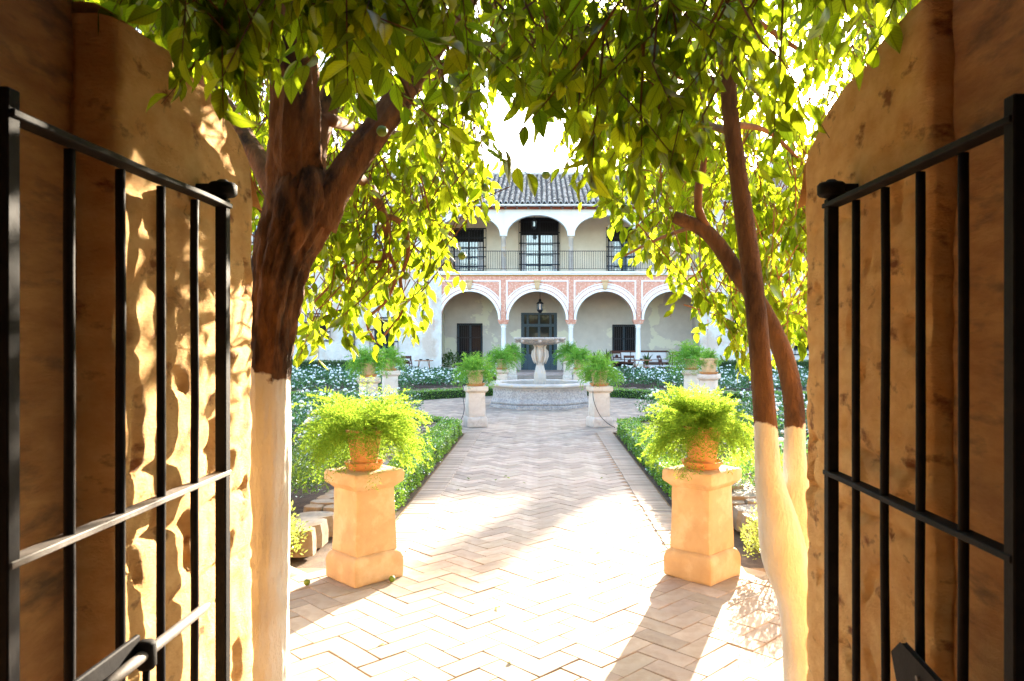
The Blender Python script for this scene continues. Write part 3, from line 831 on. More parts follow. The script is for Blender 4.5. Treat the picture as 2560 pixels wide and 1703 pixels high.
# the blue entrance door
dx0, dx1, dz0, dz1 = low[1]
yd = YB+.12
door = hp(MB().box(dx0, dx0+.10, yd-.10, yd, dz0, dz1).box(dx1-.10, dx1, yd-.10, yd, dz0, dz1).box(dx0+.1, dx1-.1, yd-.10, yd, dz1-.1, dz1)
          .box(dx0+.1, dx1-.1, yd-.07, yd, 2.28, 2.36), 'entrance_door', M['door'])
xs = [dx0+.1, -.60, -.045, .51, dx1-.1]
for a, b in zip(xs, xs[1:]):
    lf = MB().box(a+.004, a+.06, yd-.05, yd-.01, dz0, 2.278).box(b-.06, b-.004, yd-.05, yd-.01, dz0, 2.278)
    lf.box(a+.06, b-.06, yd-.05, yd-.01, dz0, dz0+.12).box(a+.06, b-.06, yd-.05, yd-.01, .80, .88).box(a+.06, b-.06, yd-.05, yd-.01, 1.5, 1.53).box(a+.06, b-.06, yd-.05, yd-.01, 2.22, 2.278)
    lf.box(a+.06, b-.06, yd-.03, yd-.01, dz0+.12, .80).box(a+.10, b-.10, yd-.043, yd-.031, dz0+.2, .72)
    lf.v = [(p, q-Y0, r) for p, q, r in lf.v]; lf.build('door_leaf', M['door'], door)
    for z0, z1 in ((.88, 1.5), (1.53, 2.22), (2.36, 2.78)):
        MB().add([(a+.06, yd-.02-Y0, z0), (b-.06, yd-.02-Y0, z0), (b-.06, yd-.02-Y0, z1), (a+.06, yd-.02-Y0, z1)], [(0,1,2,3)]).build('pane', M['glass'], door)
    tr = MB().box(a, a+.05, yd-.05, yd-.01, 2.36, dz1-.1).box(b-.05, b, yd-.05, yd-.01, 2.36, dz1-.1)
    tr.v = [(p, q-Y0, r) for p, q, r in tr.v]; tr.build('transom_bar', M['door'], door)
# side walls of the front
SW = [(-10.35,-9.6,1.71,2.66), (-7.45,-6.55,1.15,2.48), (-7.45,-6.55,5.75,6.76), (-12.9,-11.9,5.6,6.9)]
mb = MB(); wall_holes(mb, -18, XE0-.002, 0, 7.46, SW, Y0, .25); hp(mb, 'side_wall', M['side_wall'])
SE = [(8.75,9.45,1.9,3.2), (11.4,12.4,1.1,2.5), (11.4,12.4,5.6,6.9)]
mb = MB(); wall_holes(mb, XE1+.002, 27, 0, 7.46, SE, Y0, .25); hp(mb, 'side_wall', M['side_wall'])
for i, (a, b, c, d) in enumerate(SW+SE):
    window(a, b, c, d, Y0, 6, 3, pane='glass_blue' if c > 5 else 'glass_dark', proud=.07, grille=(a-.18, b+.18, c-.17, d+.1))
for z in (4.62, 4.80): hp(MB().box(-18, XE0-.03, Y0-.04, Y0+.0, z, z+.07).box(XE1+.03, 27, Y0-.04, Y0, z, z+.07), 'string_course', M['side_wall'])
hp(MB().box(XE0-.02, XE0+.30, Y0-.06, Y0+.002, 0, 4.50), 'corner_strip', M['side_wall'])
hp(MB().box(XE1-.32, XE1+.0, Y0-.06, Y0+.002, 0, 4.50), 'corner_strip', M['side_wall'])
for x in (-8.35, 9.9):
    hp(MB().tube([(x, Y0-.07, .05), (x, Y0-.07, 4.1)], .055, 10).tube([(x, Y0-.07, 1.3), (x, Y0-.07, 1.36)], .066, 10), 'downpipe', M['iron_pale'], smooth=True)
# eaves and roof
EV, EZ, RY, RZ = Y0-.38, 7.66, 40.7, 10.49
X0, X1 = -18.0, 27.0
hp(MB().box(X0, X1, Y0-.04, Y0+.05, 7.463, 7.56), 'eave_board', M['wood_red'])
raf = MB().box(-.045, .045, -.32, .0, 7.47, 7.53).mesh('rafter_end'); raf.materials.append(M['mahogany'])
x = -4.6
while x < 7.5: link('rafter_end', raf, None, house, (x, -.042, 0)); x += .51
hp(MB().box(X0, X1, EV+.02, Y0+.1, 7.563, 7.63), 'cornice', M['mortar'])
roof = hp(MB().add([(X0,EV,EZ),(X1,EV,EZ),(X1,RY,RZ),(X0,RY,RZ)], [(0,1,2,3)])
          .add([(X0,RY,RZ),(X1,RY,RZ),(X1,RY+7,7.6),(X0,RY+7,7.6)], [(0,1,2,3)])
          .add([(X0,Y0,7.46),(X0,RY,RZ),(X0,RY+7,7.6),(X0,RY+7,0),(X0,Y0,0)], [(0,1,2,3,4)])
          .add([(X1,Y0,7.46),(X1,RY,RZ),(X1,RY+7,7.6),(X1,RY+7,0),(X1,Y0,0)], [(4,3,2,1,0)])
          .add([(X0,RY+7,0),(X1,RY+7,0),(X1,RY+7,7.6),(X0,RY+7,7.6)], [(3,2,1,0)]), 'roof', M['tile_pan'])
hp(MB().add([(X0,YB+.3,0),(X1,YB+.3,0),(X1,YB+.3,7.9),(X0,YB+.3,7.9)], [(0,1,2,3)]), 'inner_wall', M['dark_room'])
hp(MB().box(X0, X1, Y0+.4, YB+.3, 7.62, 7.66), 'upper_ceiling', M['beige_up'])
slope = math.atan2(RZ-EZ, RY-EV); LEN = math.hypot(RZ-EZ, RY-EV)
def tile_geo(l=.40, r0=.098, r1=.078, n=6):
    V = []; fs = []
    for t, r in ((0, r0), (l, r1)):
        for k in range(n+1):
            a = math.pi*k/n; V.append((-math.cos(a)*r, t, math.sin(a)*r*.95))
    for k in range(n): fs.append((k, k+1, n+2+k, n+1+k))
    return V, fs
tv, tf = tile_geo()
tmesh = MB().add(tv, tf).mesh('roof_tile', smooth=True); tmesh.materials.append(M['tile'])
ROWS = 0.2445; nt_ = int(LEN/.34)
Mx = Matrix.Rotation(slope, 3, 'X')
V = []; Fc = []; A = []; cnt = 0
rows_x = [X0+.1+ROWS*k for k in range(int((X1-X0)/ROWS))]
for x in rows_x:
    for j in range(nt_):
        s = j*LEN/nt_
        base = Vector((x+rnd.uniform(-.012,.012), EV-Y0+s*math.cos(slope), EZ+s*math.sin(slope)+.02+rnd.uniform(0,.012)))
        if -2.05 < x < 1.1 and cnt < 300:
            o = link('roof_tile', tmesh, None, roof, base); o.rotation_euler = (slope+rnd.uniform(-.03,.01), rnd.uniform(-.05,.05), rnd.uniform(-.04,.04)); cnt += 1
        else:
            n = len(V); rr = rnd.random(); sc = rnd.uniform(.94, 1.05)
            for p in tv:
                q = Mx @ Vector((p[0]*sc, p[1], p[2]*sc)); V.append(tuple(base+q)); A.append((rr, 0, 0))
            Fc.extend([tuple(i+n for i in f) for f in tf])
o = link('tile_rows', np_mesh('tile_rows', np.array(V), np.array(Fc), {'rnd': np.array(A)}, smooth=True), M['tile'], roof); tag(o, kind='stuff')
# mortared tile ends along the eave: pans turned up between the covers
V = []; Fc = []
for x in rows_x:
    for cxx, up_ in ((x, 1), (x+ROWS/2, -1)):
        n = len(V); N_ = 7
        for k in range(N_+1):
            a = math.pi*k/N_
            for r in (.062, .082): 
                V.append((cxx-math.cos(a)*(r if up_ > 0 else r-.015), EV-Y0-.03, EZ+(.02+math.sin(a)*r if up_ > 0 else .035-math.sin(a)*r*.7)))
        for k in range(N_): Fc.append((n+2*k, n+2*k+1, n+2*k+3, n+2*k+2))
V2 = V+[(a, b+.10, c) for a, b, c in V]; nn_ = len(V)
F2 = Fc+[(b, a, a+nn_, b+nn_) for (a, d, c, b) in Fc]+[(d, c, c+nn_, d+nn_) for (a, d, c, b) in Fc]
o = link('eave_tile_ends', np_mesh('eave_tile_ends', np.array(V2), np.array(F2)), M['mortar'], roof); tag(o, kind='stuff')
hp(MB().tube([(X0, RY, RZ+.06), (X1, RY, RZ+.06)], .12, 10), 'ridge', M['mortar'], roof, smooth=True)
hp(MB().box(6.6, 11.35, 41.0, 43.5, 9.9, 11.5).add([(6.4,40.8,11.5),(11.55,40.8,11.5),(11.55,43.7,11.5),(6.4,43.7,11.5),(7.6,42.2,12.0),(10.4,42.2,12.0)], [(0,1,5,4),(1,2,5),(2,3,4,5),(3,0,4),(3,2,1,0)]), 'added_belvedere', M['upper_white'], roof)  # roof block added behind the leaves to throw shade on the left bed
hp(MB().box(12.3, 12.86, 40.3, 40.9, 10.2, 11.36).box(12.26, 12.9, 40.26, 40.94, 11.362, 11.42), 'added_chimney', M['upper_white'], roof)  # added on the ridge to cast the shadow band across the path

# lanterns
def lantern(x, y, zc, h, label, ztop):
    t = empty('hanging_lantern', (x, y, zc-h/2)); tag(t, label, 'lantern')
    r = h*.22
    MB().tube([(0,0,h), (0,0,ztop-(zc-h/2))], .012, 6).build('chain', M['iron_far'], t)
    MB().lathe([(.02,h),(r*.35,h*.93),(r*.5,h*.85),(r*.35,h*.82),(r*.9,h*.72),(r*1.15,h*.66),(r*1.15,h*.62)], 8).build('cap', M['iron_far'], t)
    for k in range(6):
        a = k*math.pi/3
        MB().tube([(math.cos(a)*r, math.sin(a)*r, h*.63), (math.cos(a)*r*.95, math.sin(a)*r*.95, h*.18), (math.cos(a)*r*.45, math.sin(a)*r*.45, h*.03)], .009, 5).build('rib', M['iron_far'], t)
    MB().lathe([(r*.45,0),(r*.5,.03),(r,.16*h),(r*1.05,.2*h),(r*.9,.22*h)], 8).build('bottom_ring', M['iron_far'], t)
    MB().lathe([(r*.8,h*.2),(r*.85,h*.62)], 12, close=False).build('lantern_glass', M['glass_blue'], t, smooth=True)
lantern(0.0, Y0+1.1, 3.17, .66, 'wrought iron lantern hanging in the middle arch above the blue door', 4.37)
lantern(-.27, Y0+1.1, 7.0, .55, 'iron lantern hanging in the middle arch of the upper gallery', 7.6)
# ------------------------------------------------------------------ fountain
FX, FY = 0.0, 18.5
ft = empty('stone_fountain', (FX, FY, 0)); tag(ft, 'octagonal stone fountain with a carved pillar and round upper bowl in the plaza', 'fountain')
A8 = math.pi/8
def oct_(ap, z): return (ap/math.cos(A8), z)
def jitmesh(o, amp, fr=6.0):
    me = o.data
    for v in me.vertices:
        n = noise.noise_vector(v.co*fr)
        v.co += n*amp
MB().lathe([oct_(1.20,0),oct_(1.20,.07),oct_(1.14,.09),oct_(1.12,.09),oct_(1.12,.0)], 8, a0=A8, close=False).build('base_step', M['fountain'], ft, bevel=.01)
MB().lathe([oct_(1.17,.09),oct_(1.19,.13),oct_(1.13,.22),oct_(1.12,.40),oct_(1.15,.455)], 8, a0=A8, close=False).build('basin', M['fountain'], ft, bevel=.012)
MB().lathe([oct_(1.15,.455),oct_(1.16,.47),oct_(1.22,.50),oct_(1.235,.53),oct_(1.22,.56),oct_(1.17,.572),oct_(.98,.57),oct_(.96,.55),oct_(.96,.12),oct_(.3,.11)], 8, a0=A8, close=False).build('basin_rim', M['fountain_smooth'], ft, bevel=.01)
MB().lathe([oct_(.955,.36),(0.001,.36)], 8, a0=A8, close=False).build('water', M['water'], ft)
MB().lathe([(.13,.11),(.13,.46),(.125,.50),(.14,.53),(.155,.60),(.165,.68),(.155,.78),(.12,.90),(.10,.98),(.105,1.0),(.105,1.06),(.12,1.12),(.15,1.24),(.155,1.32),(.14,1.40),(.13,1.42),(.17,1.46),(.19,1.49)], 8, a0=A8).build('pillar', M['fountain_smooth'], ft, smooth=False, bevel=.01)
for k in range(4):     # carved scrolls and shields on the pillar
    a = -math.pi/2+k*math.pi/2
    MB().tube([Vector((math.cos(a)*r, math.sin(a)*r, z)) for r, z in ((.13,1.02),(.15,1.1),(.17,1.2),(.165,1.32),(.14,1.38))], [.012,.03,.045,.04,.015], 8).build('carved_shield', M['fountain_smooth'], ft, smooth=True)
    b = a+math.pi/4
    MB().tube([Vector((math.cos(b)*r, math.sin(b)*r, z)) for r, z in ((.10,1.0),(.14,1.08),(.19,1.22),(.175,1.33),(.17,1.42),(.20,1.47))], [.02,.025,.028,.025,.024,.02], 8).build('carved_scroll', M['fountain_smooth'], ft, smooth=True)
o = MB().lathe([(.12,1.48),(.28,1.485),(.46,1.515),(.56,1.56),(.60,1.60),(.625,1.605),(.64,1.625),(.64,1.65),(.625,1.662),(.58,1.66),(.52,1.6),(.3,1.55),(.001,1.54)], 48, jit=.02).build('upper_bowl', M['fountain'], ft, smooth=True)
for k in range(8):
    a = k*math.pi/4-math.pi/2
    MB().lathe([(.001,-.05),(.05,-.03),(.06,.0),(.045,.04),(.001,.05)], 8, (math.cos(a)*.57, math.sin(a)*.57, 1.575)).build('bowl_mask', M['fountain'], ft, smooth=True)

# ------------------------------------------------------------------ pedestals
def pedestal_proto(m, name='pedestal', hs=1.0):
    t = empty('stone_pedestal')
    q = math.sqrt(2)
    def sq(lst, nm, bev=.012):
        # square section, sides cut finer so that noise can wear the edges
        mb = MB().lathe([(a*q, z) for a, z in lst], 4, a0=0)
        o = mb.build(nm, m, t)
        bm = bmesh.new(); bm.from_mesh(o.data)
        es = [e for e in bm.edges if e.calc_face_angle(0) > .25]
        bmesh.ops.bevel(bm, geom=es, offset=bev, segments=2, affect='EDGES', profile=.5)
        bmesh.ops.subdivide_edges(bm, edges=[e for e in bm.edges if e.calc_length() > .08], cuts=5, use_grid_fill=True)
        for v in bm.verts:
            v.co += noise.noise_vector(v.co*14+Vector((hs, 3, 1)))*.0034 + noise.noise_vector(v.co*3.5+Vector((hs, 0, 5)))*.004
        bm.to_mesh(o.data); bm.free(); o.data.shade_smooth()
        o.data.set_sharp_from_angle(angle=R(38))
        return o
    sq([(.193,0),(.196,.12),(.19,.155),(.172,.185),(.160,.192)], 'plinth', .014)
    sq([(.160,.19),(.150,.645)], 'shaft', .008)
    sq([(.152,.625),(.166,.640),(.176,.652),(.192,.662),(.199,.675),(.198,.735),(.190,.75)], 'cap', .008)
    return t
pp_ochre = pedestal_proto(M['pedestal'], hs=2.0)
pp_pale = pedestal_proto(M['pedestal_pale'], hs=9.0)

# ------------------------------------------------------------------ potted asparagus ferns
def fern_mesh(nf, nst, nn, L0, needle, nw, rad=1.0, seed=1, up=1.0, front=False):
    g = np.random.default_rng(seed)
    Vs, As = [], []
    stems = MB()
    for k in range(nf):
        az = g.random()*2*math.pi
        el = g.uniform(-.15, 1.45)*up; Lf = L0*g.uniform(.65, 1.15)*(1.0 if el < .9 else .8)
        if front and el < .75 and math.sin(az) < -.45 and g.random() < .55: continue
        if front and math.cos(az) < 0: Lf *= 1.12
        d = np.array([math.cos(az)*math.cos(el), math.sin(az)*math.cos(el), math.sin(el)])
        p = np.array([math.cos(az)*.05, math.sin(az)*.05, 0.0]); st = Lf/nst
        pts = [Vector(p)]
        droop = g.uniform(.12, .40)*(.55 if el > .95 else 1.0)
        for i in range(nst):
            t = i/nst
            d = d+np.array([g.normal()*.05, g.normal()*.05, -droop*(.35+1.2*t)*14/nst*.55]); d /= np.linalg.norm(d)
            p = p+d*st; pts.append(Vector(p))
            if t < .12: continue
            side = np.cross(d, [0, 0, 1]); side /= np.linalg.norm(side)+1e-6
            upv = np.cross(side, d)
            sl = .062*math.sin(math.pi*min(1, .2+.8*(1-t)))*g.uniform(.8, 1.25)*(L0/.42)
            for s in (-1, 1):
                sd = side*s*.9+d*.65+upv*g.uniform(-.35, .45); sd /= np.linalg.norm(sd)
                for q in range(nn):
                    b = p+sd*sl*(q+.4)/nn
                    nd = sd*.8+g.normal(size=3)*.75+d*.25; nd /= np.linalg.norm(nd)
                    w = np.cross(nd, g.normal(size=3)); w /= np.linalg.norm(w)+1e-6
                    Ln = needle*g.uniform(.7, 1.3)
                    Vs += [b-w*nw, b+w*nw, b+nd*Ln]
                    As.append(g.random())
        if k % 2 == 0: stems.tube(pts[::2], .0016*(needle/.02), 3, cap=False)
    V = np.array(Vs); n = len(V)//3
    Fc = np.arange(n*3).reshape(-1, 3)
    A = np.zeros((n, 3, 3)); A[:, :, 2] = np.array(As)[:, None]
    me = np_mesh('fronds', V, Fc, {'luv': A.reshape(-1, 3)})
    return me, stems.mesh('frond_stems')
def fern_pot(name, label, fm, leafm, potm, pr=.115, ph=.27, saucer=.135, square=False, tilt=None, rim=False, fz=.9, scale=1.0):
    t = empty('potted_fern'); tag(t, label, 'potted plant', 'asparagus ferns in clay pots')
    n = 28
    MB().lathe([(pr*.72,.02),(pr*.80,.08),(pr*.93,ph*.65),(pr,ph*.86),(pr*1.07,ph*.88),(pr*1.08,ph),(pr*.93,ph),(pr*.9,ph-.03)], n).build('pot', potm, t, smooth=True).data.set_sharp_from_angle(angle=R(30))
    MB().lathe([(pr*.9,ph-.03),(.001,ph-.025)], n, close=False).build('potting_soil', M['soil'], t)
    MB().lathe([(saucer*.78,0),(saucer*.95,.035),(saucer,.052),(saucer*.94,.052),(saucer*.74,.014),(.001,.014)], n).build('saucer', M['terracotta'], t, smooth=True).data.set_sharp_from_angle(angle=R(30))
    o = link('fronds', fm[0], leafm, t, (0, 0, ph*fz)); o.scale = (scale, scale, scale); tag(o, kind='stuff')
    o2 = link('frond_stems', fm[1], M['fern_far'], t, (0, 0, ph*fz)); o2.scale = (scale, scale, scale)
    return t
fn1 = fern_mesh(300, 17, 6, .42, .019, .0030, seed=5, front=True, up=.78)
fn2 = fern_mesh(320, 17, 6, .36, .019, .0030, seed=9, up=.95, front=True)
ff1 = fern_mesh(170, 10, 3, .52, .042, .006, seed=12)
ff2 = fern_mesh(160, 10, 3, .44, .040, .006, seed=23, up=1.1)
ff3 = fern_mesh(150, 10, 3, .48, .042, .007, seed=31)

PEDS = [  # x, y, rz, proto, label, fern spec(mesh, scale, pot radius, pot height, label)
 (-1.20, 5.15, R(0), 'o', 'sunlit ochre plastered pedestal at the left front of the path', (fn1, 1.0, .115, .27, 'large yellow green fern in a terracotta pot on the left front pedestal')),
 (1.115, 5.19, R(0), 'o', 'sunlit ochre plastered pedestal at the right front of the path', (fn2, 1.0, .125, .29, 'bushy sunlit fern in a terracotta pot on the right front pedestal')),
 (-1.20, 14.0, R(-28), 'p', 'pale pedestal at the far left end of the path before the fountain', (ff1, .82, .16, .30, 'green fern in an ochre pot on the pale pedestal left of the fountain basin')),
 (1.10, 14.0, R(-28), 'p', 'pale pedestal at the far right end of the path before the fountain', (ff2, .95, .16, .30, 'trailing green fern in an ochre pot on the pale pedestal right of the fountain basin')),
 (-3.55, 15.6, R(-25), 'p', 'pale pedestal on the near side of the left side path', (ff3, .95, .16, .30, 'dark green fern in a clay pot on the near pedestal of the left side path')),
 (-3.72, 18.7, R(-25), 'p', 'pale pedestal on the far side of the left side path', (ff2, .9, .15, .30, 'light green fern in a clay pot on the far pedestal of the left side path')),
 (3.86, 19.2, R(25), 'p', 'pale pedestal on the far side of the right side path', (ff1, 1.15, .17, .28, 'large dark green fern on the far pedestal of the right side path')),
 (3.76, 16.8, R(20), 'p', 'pale pedestal on the near side of the right side path', (ff2, .62, .19, .36, 'small fern in a pale square pot on the near pedestal of the right side path')),
 (-1.09, 21.6, R(-40), 'p', 'pale pedestal left behind the fountain basin', (ff1, 1.0, .15, .30, 'rounded green fern in a clay pot behind the fountain on the left')),
 (1.12, 21.6, R(-40), 'p', 'pale pedestal right behind the fountain basin', (ff3, 1.0, .15, .30, 'green fern in a clay pot behind the fountain on the right')),
 (-1.10, 30.2, R(-45), 'p', 'pale pedestal left of the entrance step', (ff2, 1.15, .16, .30, 'dark fern in a pot left of the entrance step')),
 (1.10, 30.2, R(-45), 'p', 'pale pedestal right of the entrance step', (ff1, 1.2, .16, .30, 'dark fern in a pot right of the entrance step')),
]
used = set()
for i, (x, y, rz, k, lab, fs) in enumerate(PEDS):
    pr = pp_ochre if k == 'o' else pp_pale
    if k in used: pr = copy_tree(pr)
    used.add(k)
    pr.location = (x, y, 0); pr.rotation_euler = (0, 0, rz)
    s = .98 if k == 'o' else 1.12 if i in (4,5,6,7) else 1.0
    pr.scale = (s, s, s)
    tag(pr, lab, 'pedestal', 'pedestals that carry the ferns')
    fm, sc, prd, ph, fl = fs
    t = fern_pot('potted_fern', fl, fm, M['fern'] if k == 'o' else M['fern_far'], M['terracotta'] if i < 2 else M['pot_pale'], pr=prd, ph=ph, saucer=prd*1.16, scale=sc)
    t.location = (x, y, .75*s); t.rotation_euler = (0, 0, rnd.uniform(0, 6.28) if i > 1 else (0, .15)[i])
# thin black irrigation hoses hanging down from two pots
for x, y, pts, lab in ((-1.20, 14.0, [(-.10,-.17,.80),(-.19,-.19,.76),(-.21,-.21,.60),(-.18,-.27,.35),(-.24,-.34,.15),(-.42,-.4,.03)], 'thin black hose looping down the pale pedestal left of the fountain'),
                       (1.10, 14.0, [(-.10,-.17,.80),(-.13,-.21,.70),(-.12,-.24,.50),(-.02,-.29,.25),(.12,-.34,.1),(.26,-.4,.02)], 'thin black hose looping down the pale pedestal right of the fountain')):
    p, r = spline([(a, b, c, .006) for a, b, c in pts], .05)
    o = MB().tube(p, r, 6).build('irrigation_hose', M['iron_far'], None, smooth=True, loc=(x, y, 0)); tag(o, lab, 'hose')
# little spotlights at the bed corners
for x, y, lab in ((-2.15, 13.55, 'small grey garden spotlight in the corner of the near left bed'), (2.1, 13.55, 'small grey garden spotlight in the corner of the near right bed')):
    t = empty('garden_spotlight', (x, y, .13)); tag(t, lab, 'spotlight')
    MB().lathe([(.012,0),(.012,.14)], 8).build('stake', M['iron_far'], t)
    MB().tube([(.04,.0,.16),(-.02,-.0,.2),(-.06,.0,.23)], [.035,.05,.055], 12).build('lamp_head', M['fountain_smooth'], t, smooth=True)
# unripe oranges fallen on the bricks
for x, y, lab in ((-1.53, 4.95, 'small green orange lying on the bricks left of the left front pedestal'), (-.985, 5.02, 'small green orange lying against the foot of the left front pedestal')):
    o = MB().lathe([(.001,-.021),(.012,-.018),(.021,-.006),(.0215,.006),(.014,.017),(.001,.021)], 12).build('fallen_orange', M['fruit'], None, smooth=True, loc=(x, y, .024)); tag(o, lab, 'fruit', 'fallen oranges')

# ------------------------------------------------------------------ garden furniture before the house
def chair_proto():
    t = empty('wooden_chair')
    m = M['mahogany']
    for sx in (-1, 1):
        MB().tube([(sx*.2,-.22,0),(sx*.2,-.2,.2),(sx*.2,-.2,.43)], [.018,.02,.022], 6).build('leg', m, t)
        MB().tube([(sx*.2,.30,0),(sx*.2,.22,.2),(sx*.2,.2,.43)], [.018,.022,.024], 6).build('leg', m, t)
        MB().tube([(sx*.2,.2,.43),(sx*.205,.23,.6),(sx*.21,.28,.78),(sx*.215,.34,.92)], .022, 6).build('back_post', m, t)
    MB().box(-.22,.22,-.23,.22,.40,.445).build('seat_frame', m, t, bevel=.008)
    MB().box(-.2,.2,-.21,.2,.446,.48).build('cushion', M['cushion'], t, bevel=.012)
    MB().obox((0,.335,.87), .47,.03,.11).build('top_rail', m, t, bevel=.012)
    MB().obox((0,.25,.62), .40,.025,.05).build('middle_rail', m, t)
    p = [(0,.255,.64),(0,.27,.70),(0,.28,.76)]
    MB().tube(p, [.06,.08,.03], 10).build('splat', m, t, smooth=True)
    return t
ch = chair_proto(); first = True
CH = [(-5.35, 31.4, R(150), 'dark wooden chair beside the folding table at the left house wall'),
      (-5.75, 31.6, R(215), 'dark wooden chair leftmost of the pair by the folding table'),
      (3.75, 35.7, R(20), 'dark wooden chair in the gallery in front of the right barred window'),
      (3.9, 32.4, R(160), 'dark wooden chair with its back turned, left of the round table'),
      (5.35, 32.0, R(65), 'dark wooden chair standing sideways right of the round table'),
      (6.35, 35.0, R(170), 'dark wooden chair at the right end of the long settee'),
      (8.15, 32.6, R(80), 'dark wooden chair alone by the right house wall behind the hedge'),
      (-2.2, 35.4, R(-30), 'dark wooden chair in the gallery behind the fern left of the fountain')]
for x, y, a, lab in CH:
    c = ch if first else copy_tree(ch); first = False
    c.location = (x, y, .12 if y > Y0-.25 else 0); c.rotation_euler = (0, 0, a); tag(c, lab, 'chair', 'dark wooden garden chairs')
def trestle(x, y, a, w, lab, round_=False, z=0):
    t = empty('round_table' if round_ else 'folding_table', (x, y, z), a); tag(t, lab, 'table')
    if round_: MB().lathe([(.42,.70),(.44,.71),(.44,.735),(.42,.74)], 24).build('table_top', M['table_wood'], t)
    else: MB().box(-w/2, w/2, -.25, .25, .70, .735).build('table_top', M['table_wood'], t, bevel=.006)
    for sx in (-1, 1):
        for sy in (-1, 1):
            MB().tube([(sx*w*.42, sy*.2, 0), (sx*w*.27, -sy*.2, .69)], .016, 6).build('leg', M['table_wood'], t)
    MB().tube([(-w*.36, 0, .3), (w*.36, 0, .3)], .014, 6).build('stretcher', M['table_wood'], t)
trestle(-4.85, 31.5, 0, .72, 'reddish folding trestle table in front of the left end of the arcade')
trestle(4.35, 32.2, .3, .8, 'round wooden table in front of the third column', True)
for x, y, z, lab in ((-4.98, 31.5, .735, 'small dark bowl on the left of the folding table'), (-4.7, 31.5, .735, 'small dark bowl on the right of the folding table'), (4.32, 32.2, .74, 'dark bowl on the round wooden table')):
    o = MB().lathe([(.03,0),(.07,.03),(.08,.05),(.07,.05),(.03,.015)], 12).build('bowl', M['iron_far'], None, smooth=True, loc=(x, y, z)); tag(o, lab, 'bowl')
# long settee in the gallery
t = empty('long_settee', (4.75, 35.9, .12)); tag(t, 'long dark framed settee with pale cushions against the gallery wall', 'settee')
MB().box(-1.35,1.35,-.3,.3,.34,.40).build('seat_frame', M['mahogany'], t, bevel=.01)
MB().box(-1.3,1.3,-.28,.22,.402,.50).build('seat_cushion', M['cushion'], t, bevel=.03)
MB().box(-1.3,-.43,.2,.27,.52,.86).box(-.40,.43,.2,.27,.52,.86).box(.46,1.3,.2,.27,.52,.86).build('back_cushion', M['cushion'], t, bevel=.02)
MB().box(-1.38,1.38,.24,.30,.87,.95).build('top_rail', M['mahogany'], t, bevel=.01)
for s in (-1, 1):
    p, r = spline([(s*1.36,.26,.92,.03),(s*1.40,.0,.86,.03),(s*1.42,-.24,.66,.03),(s*1.36,-.28,.4,.03)], .06)
    MB().tube(p, r, 7).build('armrest', M['mahogany'], t, smooth=True)
    for yy in (-.26, .26): MB().box(s*1.3-.03, s*1.3+.03, yy-.03, yy+.03, 0, .34).build('leg', M['mahogany'], t)
# striped low bench in front of the right arch
t = empty('striped_bench', (5.9, 33.2, 0)); tag(t, 'low bench with a red and white striped cover under the right arch', 'bench')
for k, (z0, z1) in enumerate(((.0,.09),(.09,.17),(.17,.25),(.25,.33),(.33,.40),(.40,.47))):
    MB().box(-1.25, 1.15, -.2+.02*k, .25, z0+.001, z1).build('cover_stripe', M['stripe_red'] if k % 2 == 0 else M['cushion'], t)
# thin iron plant stands at the door
for x, lab in ((-1.22, 'thin iron plant stand left of the blue door'), (1.13, 'thin iron plant stand right of the blue door')):
    t = empty('plant_stand', (x, 36.2, .12)); tag(t, lab, 'stand')
    MB().lathe([(.14,.42),(.15,.44),(.14,.45)], 14).build('ring', M['iron_far'], t)
    for k in range(3):
        a = k*2.09; p, r = spline([(math.cos(a)*.14, math.sin(a)*.14, .43, .01), (math.cos(a)*.07, math.sin(a)*.07, .2, .01), (math.cos(a)*.17, math.sin(a)*.17, 0, .01)], .06)
        MB().tube(p, r, 5).build('leg', M['iron_far'], t)
# broad-leaved plants in pots inside the gallery
def agave(x, y, z, h, n, lab, m=None, spread=.5):
    t = empty('potted_agave', (x, y, z)); tag(t, lab, 'potted plant')
    MB().lathe([(.11,0),(.15,.2),(.165,.24),(.14,.24)], 16).build('pot', M['terracotta'], t, smooth=True)
    for k in range(n):
        a = k*2.4; e = rnd.uniform(.1, spread); hh = h*rnd.uniform(.65, 1.05)
        mb = MB(); V = []
        for i in range(6):
            s = i/5; w = .055*math.sin(math.pi*(.12+.86*s)) ; r = .03+e*hh*s*s
            c = Vector((math.cos(a)*r, math.sin(a)*r, .22+hh*s*(1-.25*e*s))); sd = Vector((-math.sin(a), math.cos(a), 0))
            V += [c-sd*w, c+sd*w]
        mb.add(V, [(2*i, 2*i+1, 2*i+3, 2*i+2) for i in range(5)]); mb.build('leaf', m or M['shrub'], t)
agave(2.62, 34.9, .12, .85, 11, 'tall pointed leaf plant in a pot, left one of the pair in the third arch')
agave(3.1, 34.7, .12, .95, 9, 'tall pointed leaf plant in a pot, right one of the pair in the third arch')
agave(4.95, 34.9, .12, .75, 12, 'broad leaved potted plant in front of the long settee', spread=.9)
agave(-2.35, 35.3, .12, .85, 10, 'spiky potted plant right of the left barred window', m=M['hedge'])
shrub(-4.05, 34.6, .12, .5, .4, .85, .16, 420, 'dark leaning leafy plant at the left end of the gallery', M['shrub'], name='gallery_plant')
shrub(-3.2, 33.0, .0, .45, .3, .5, .1, 500, 'low dark potted foliage in front of the left arch', M['shrub'], name='gallery_plant')
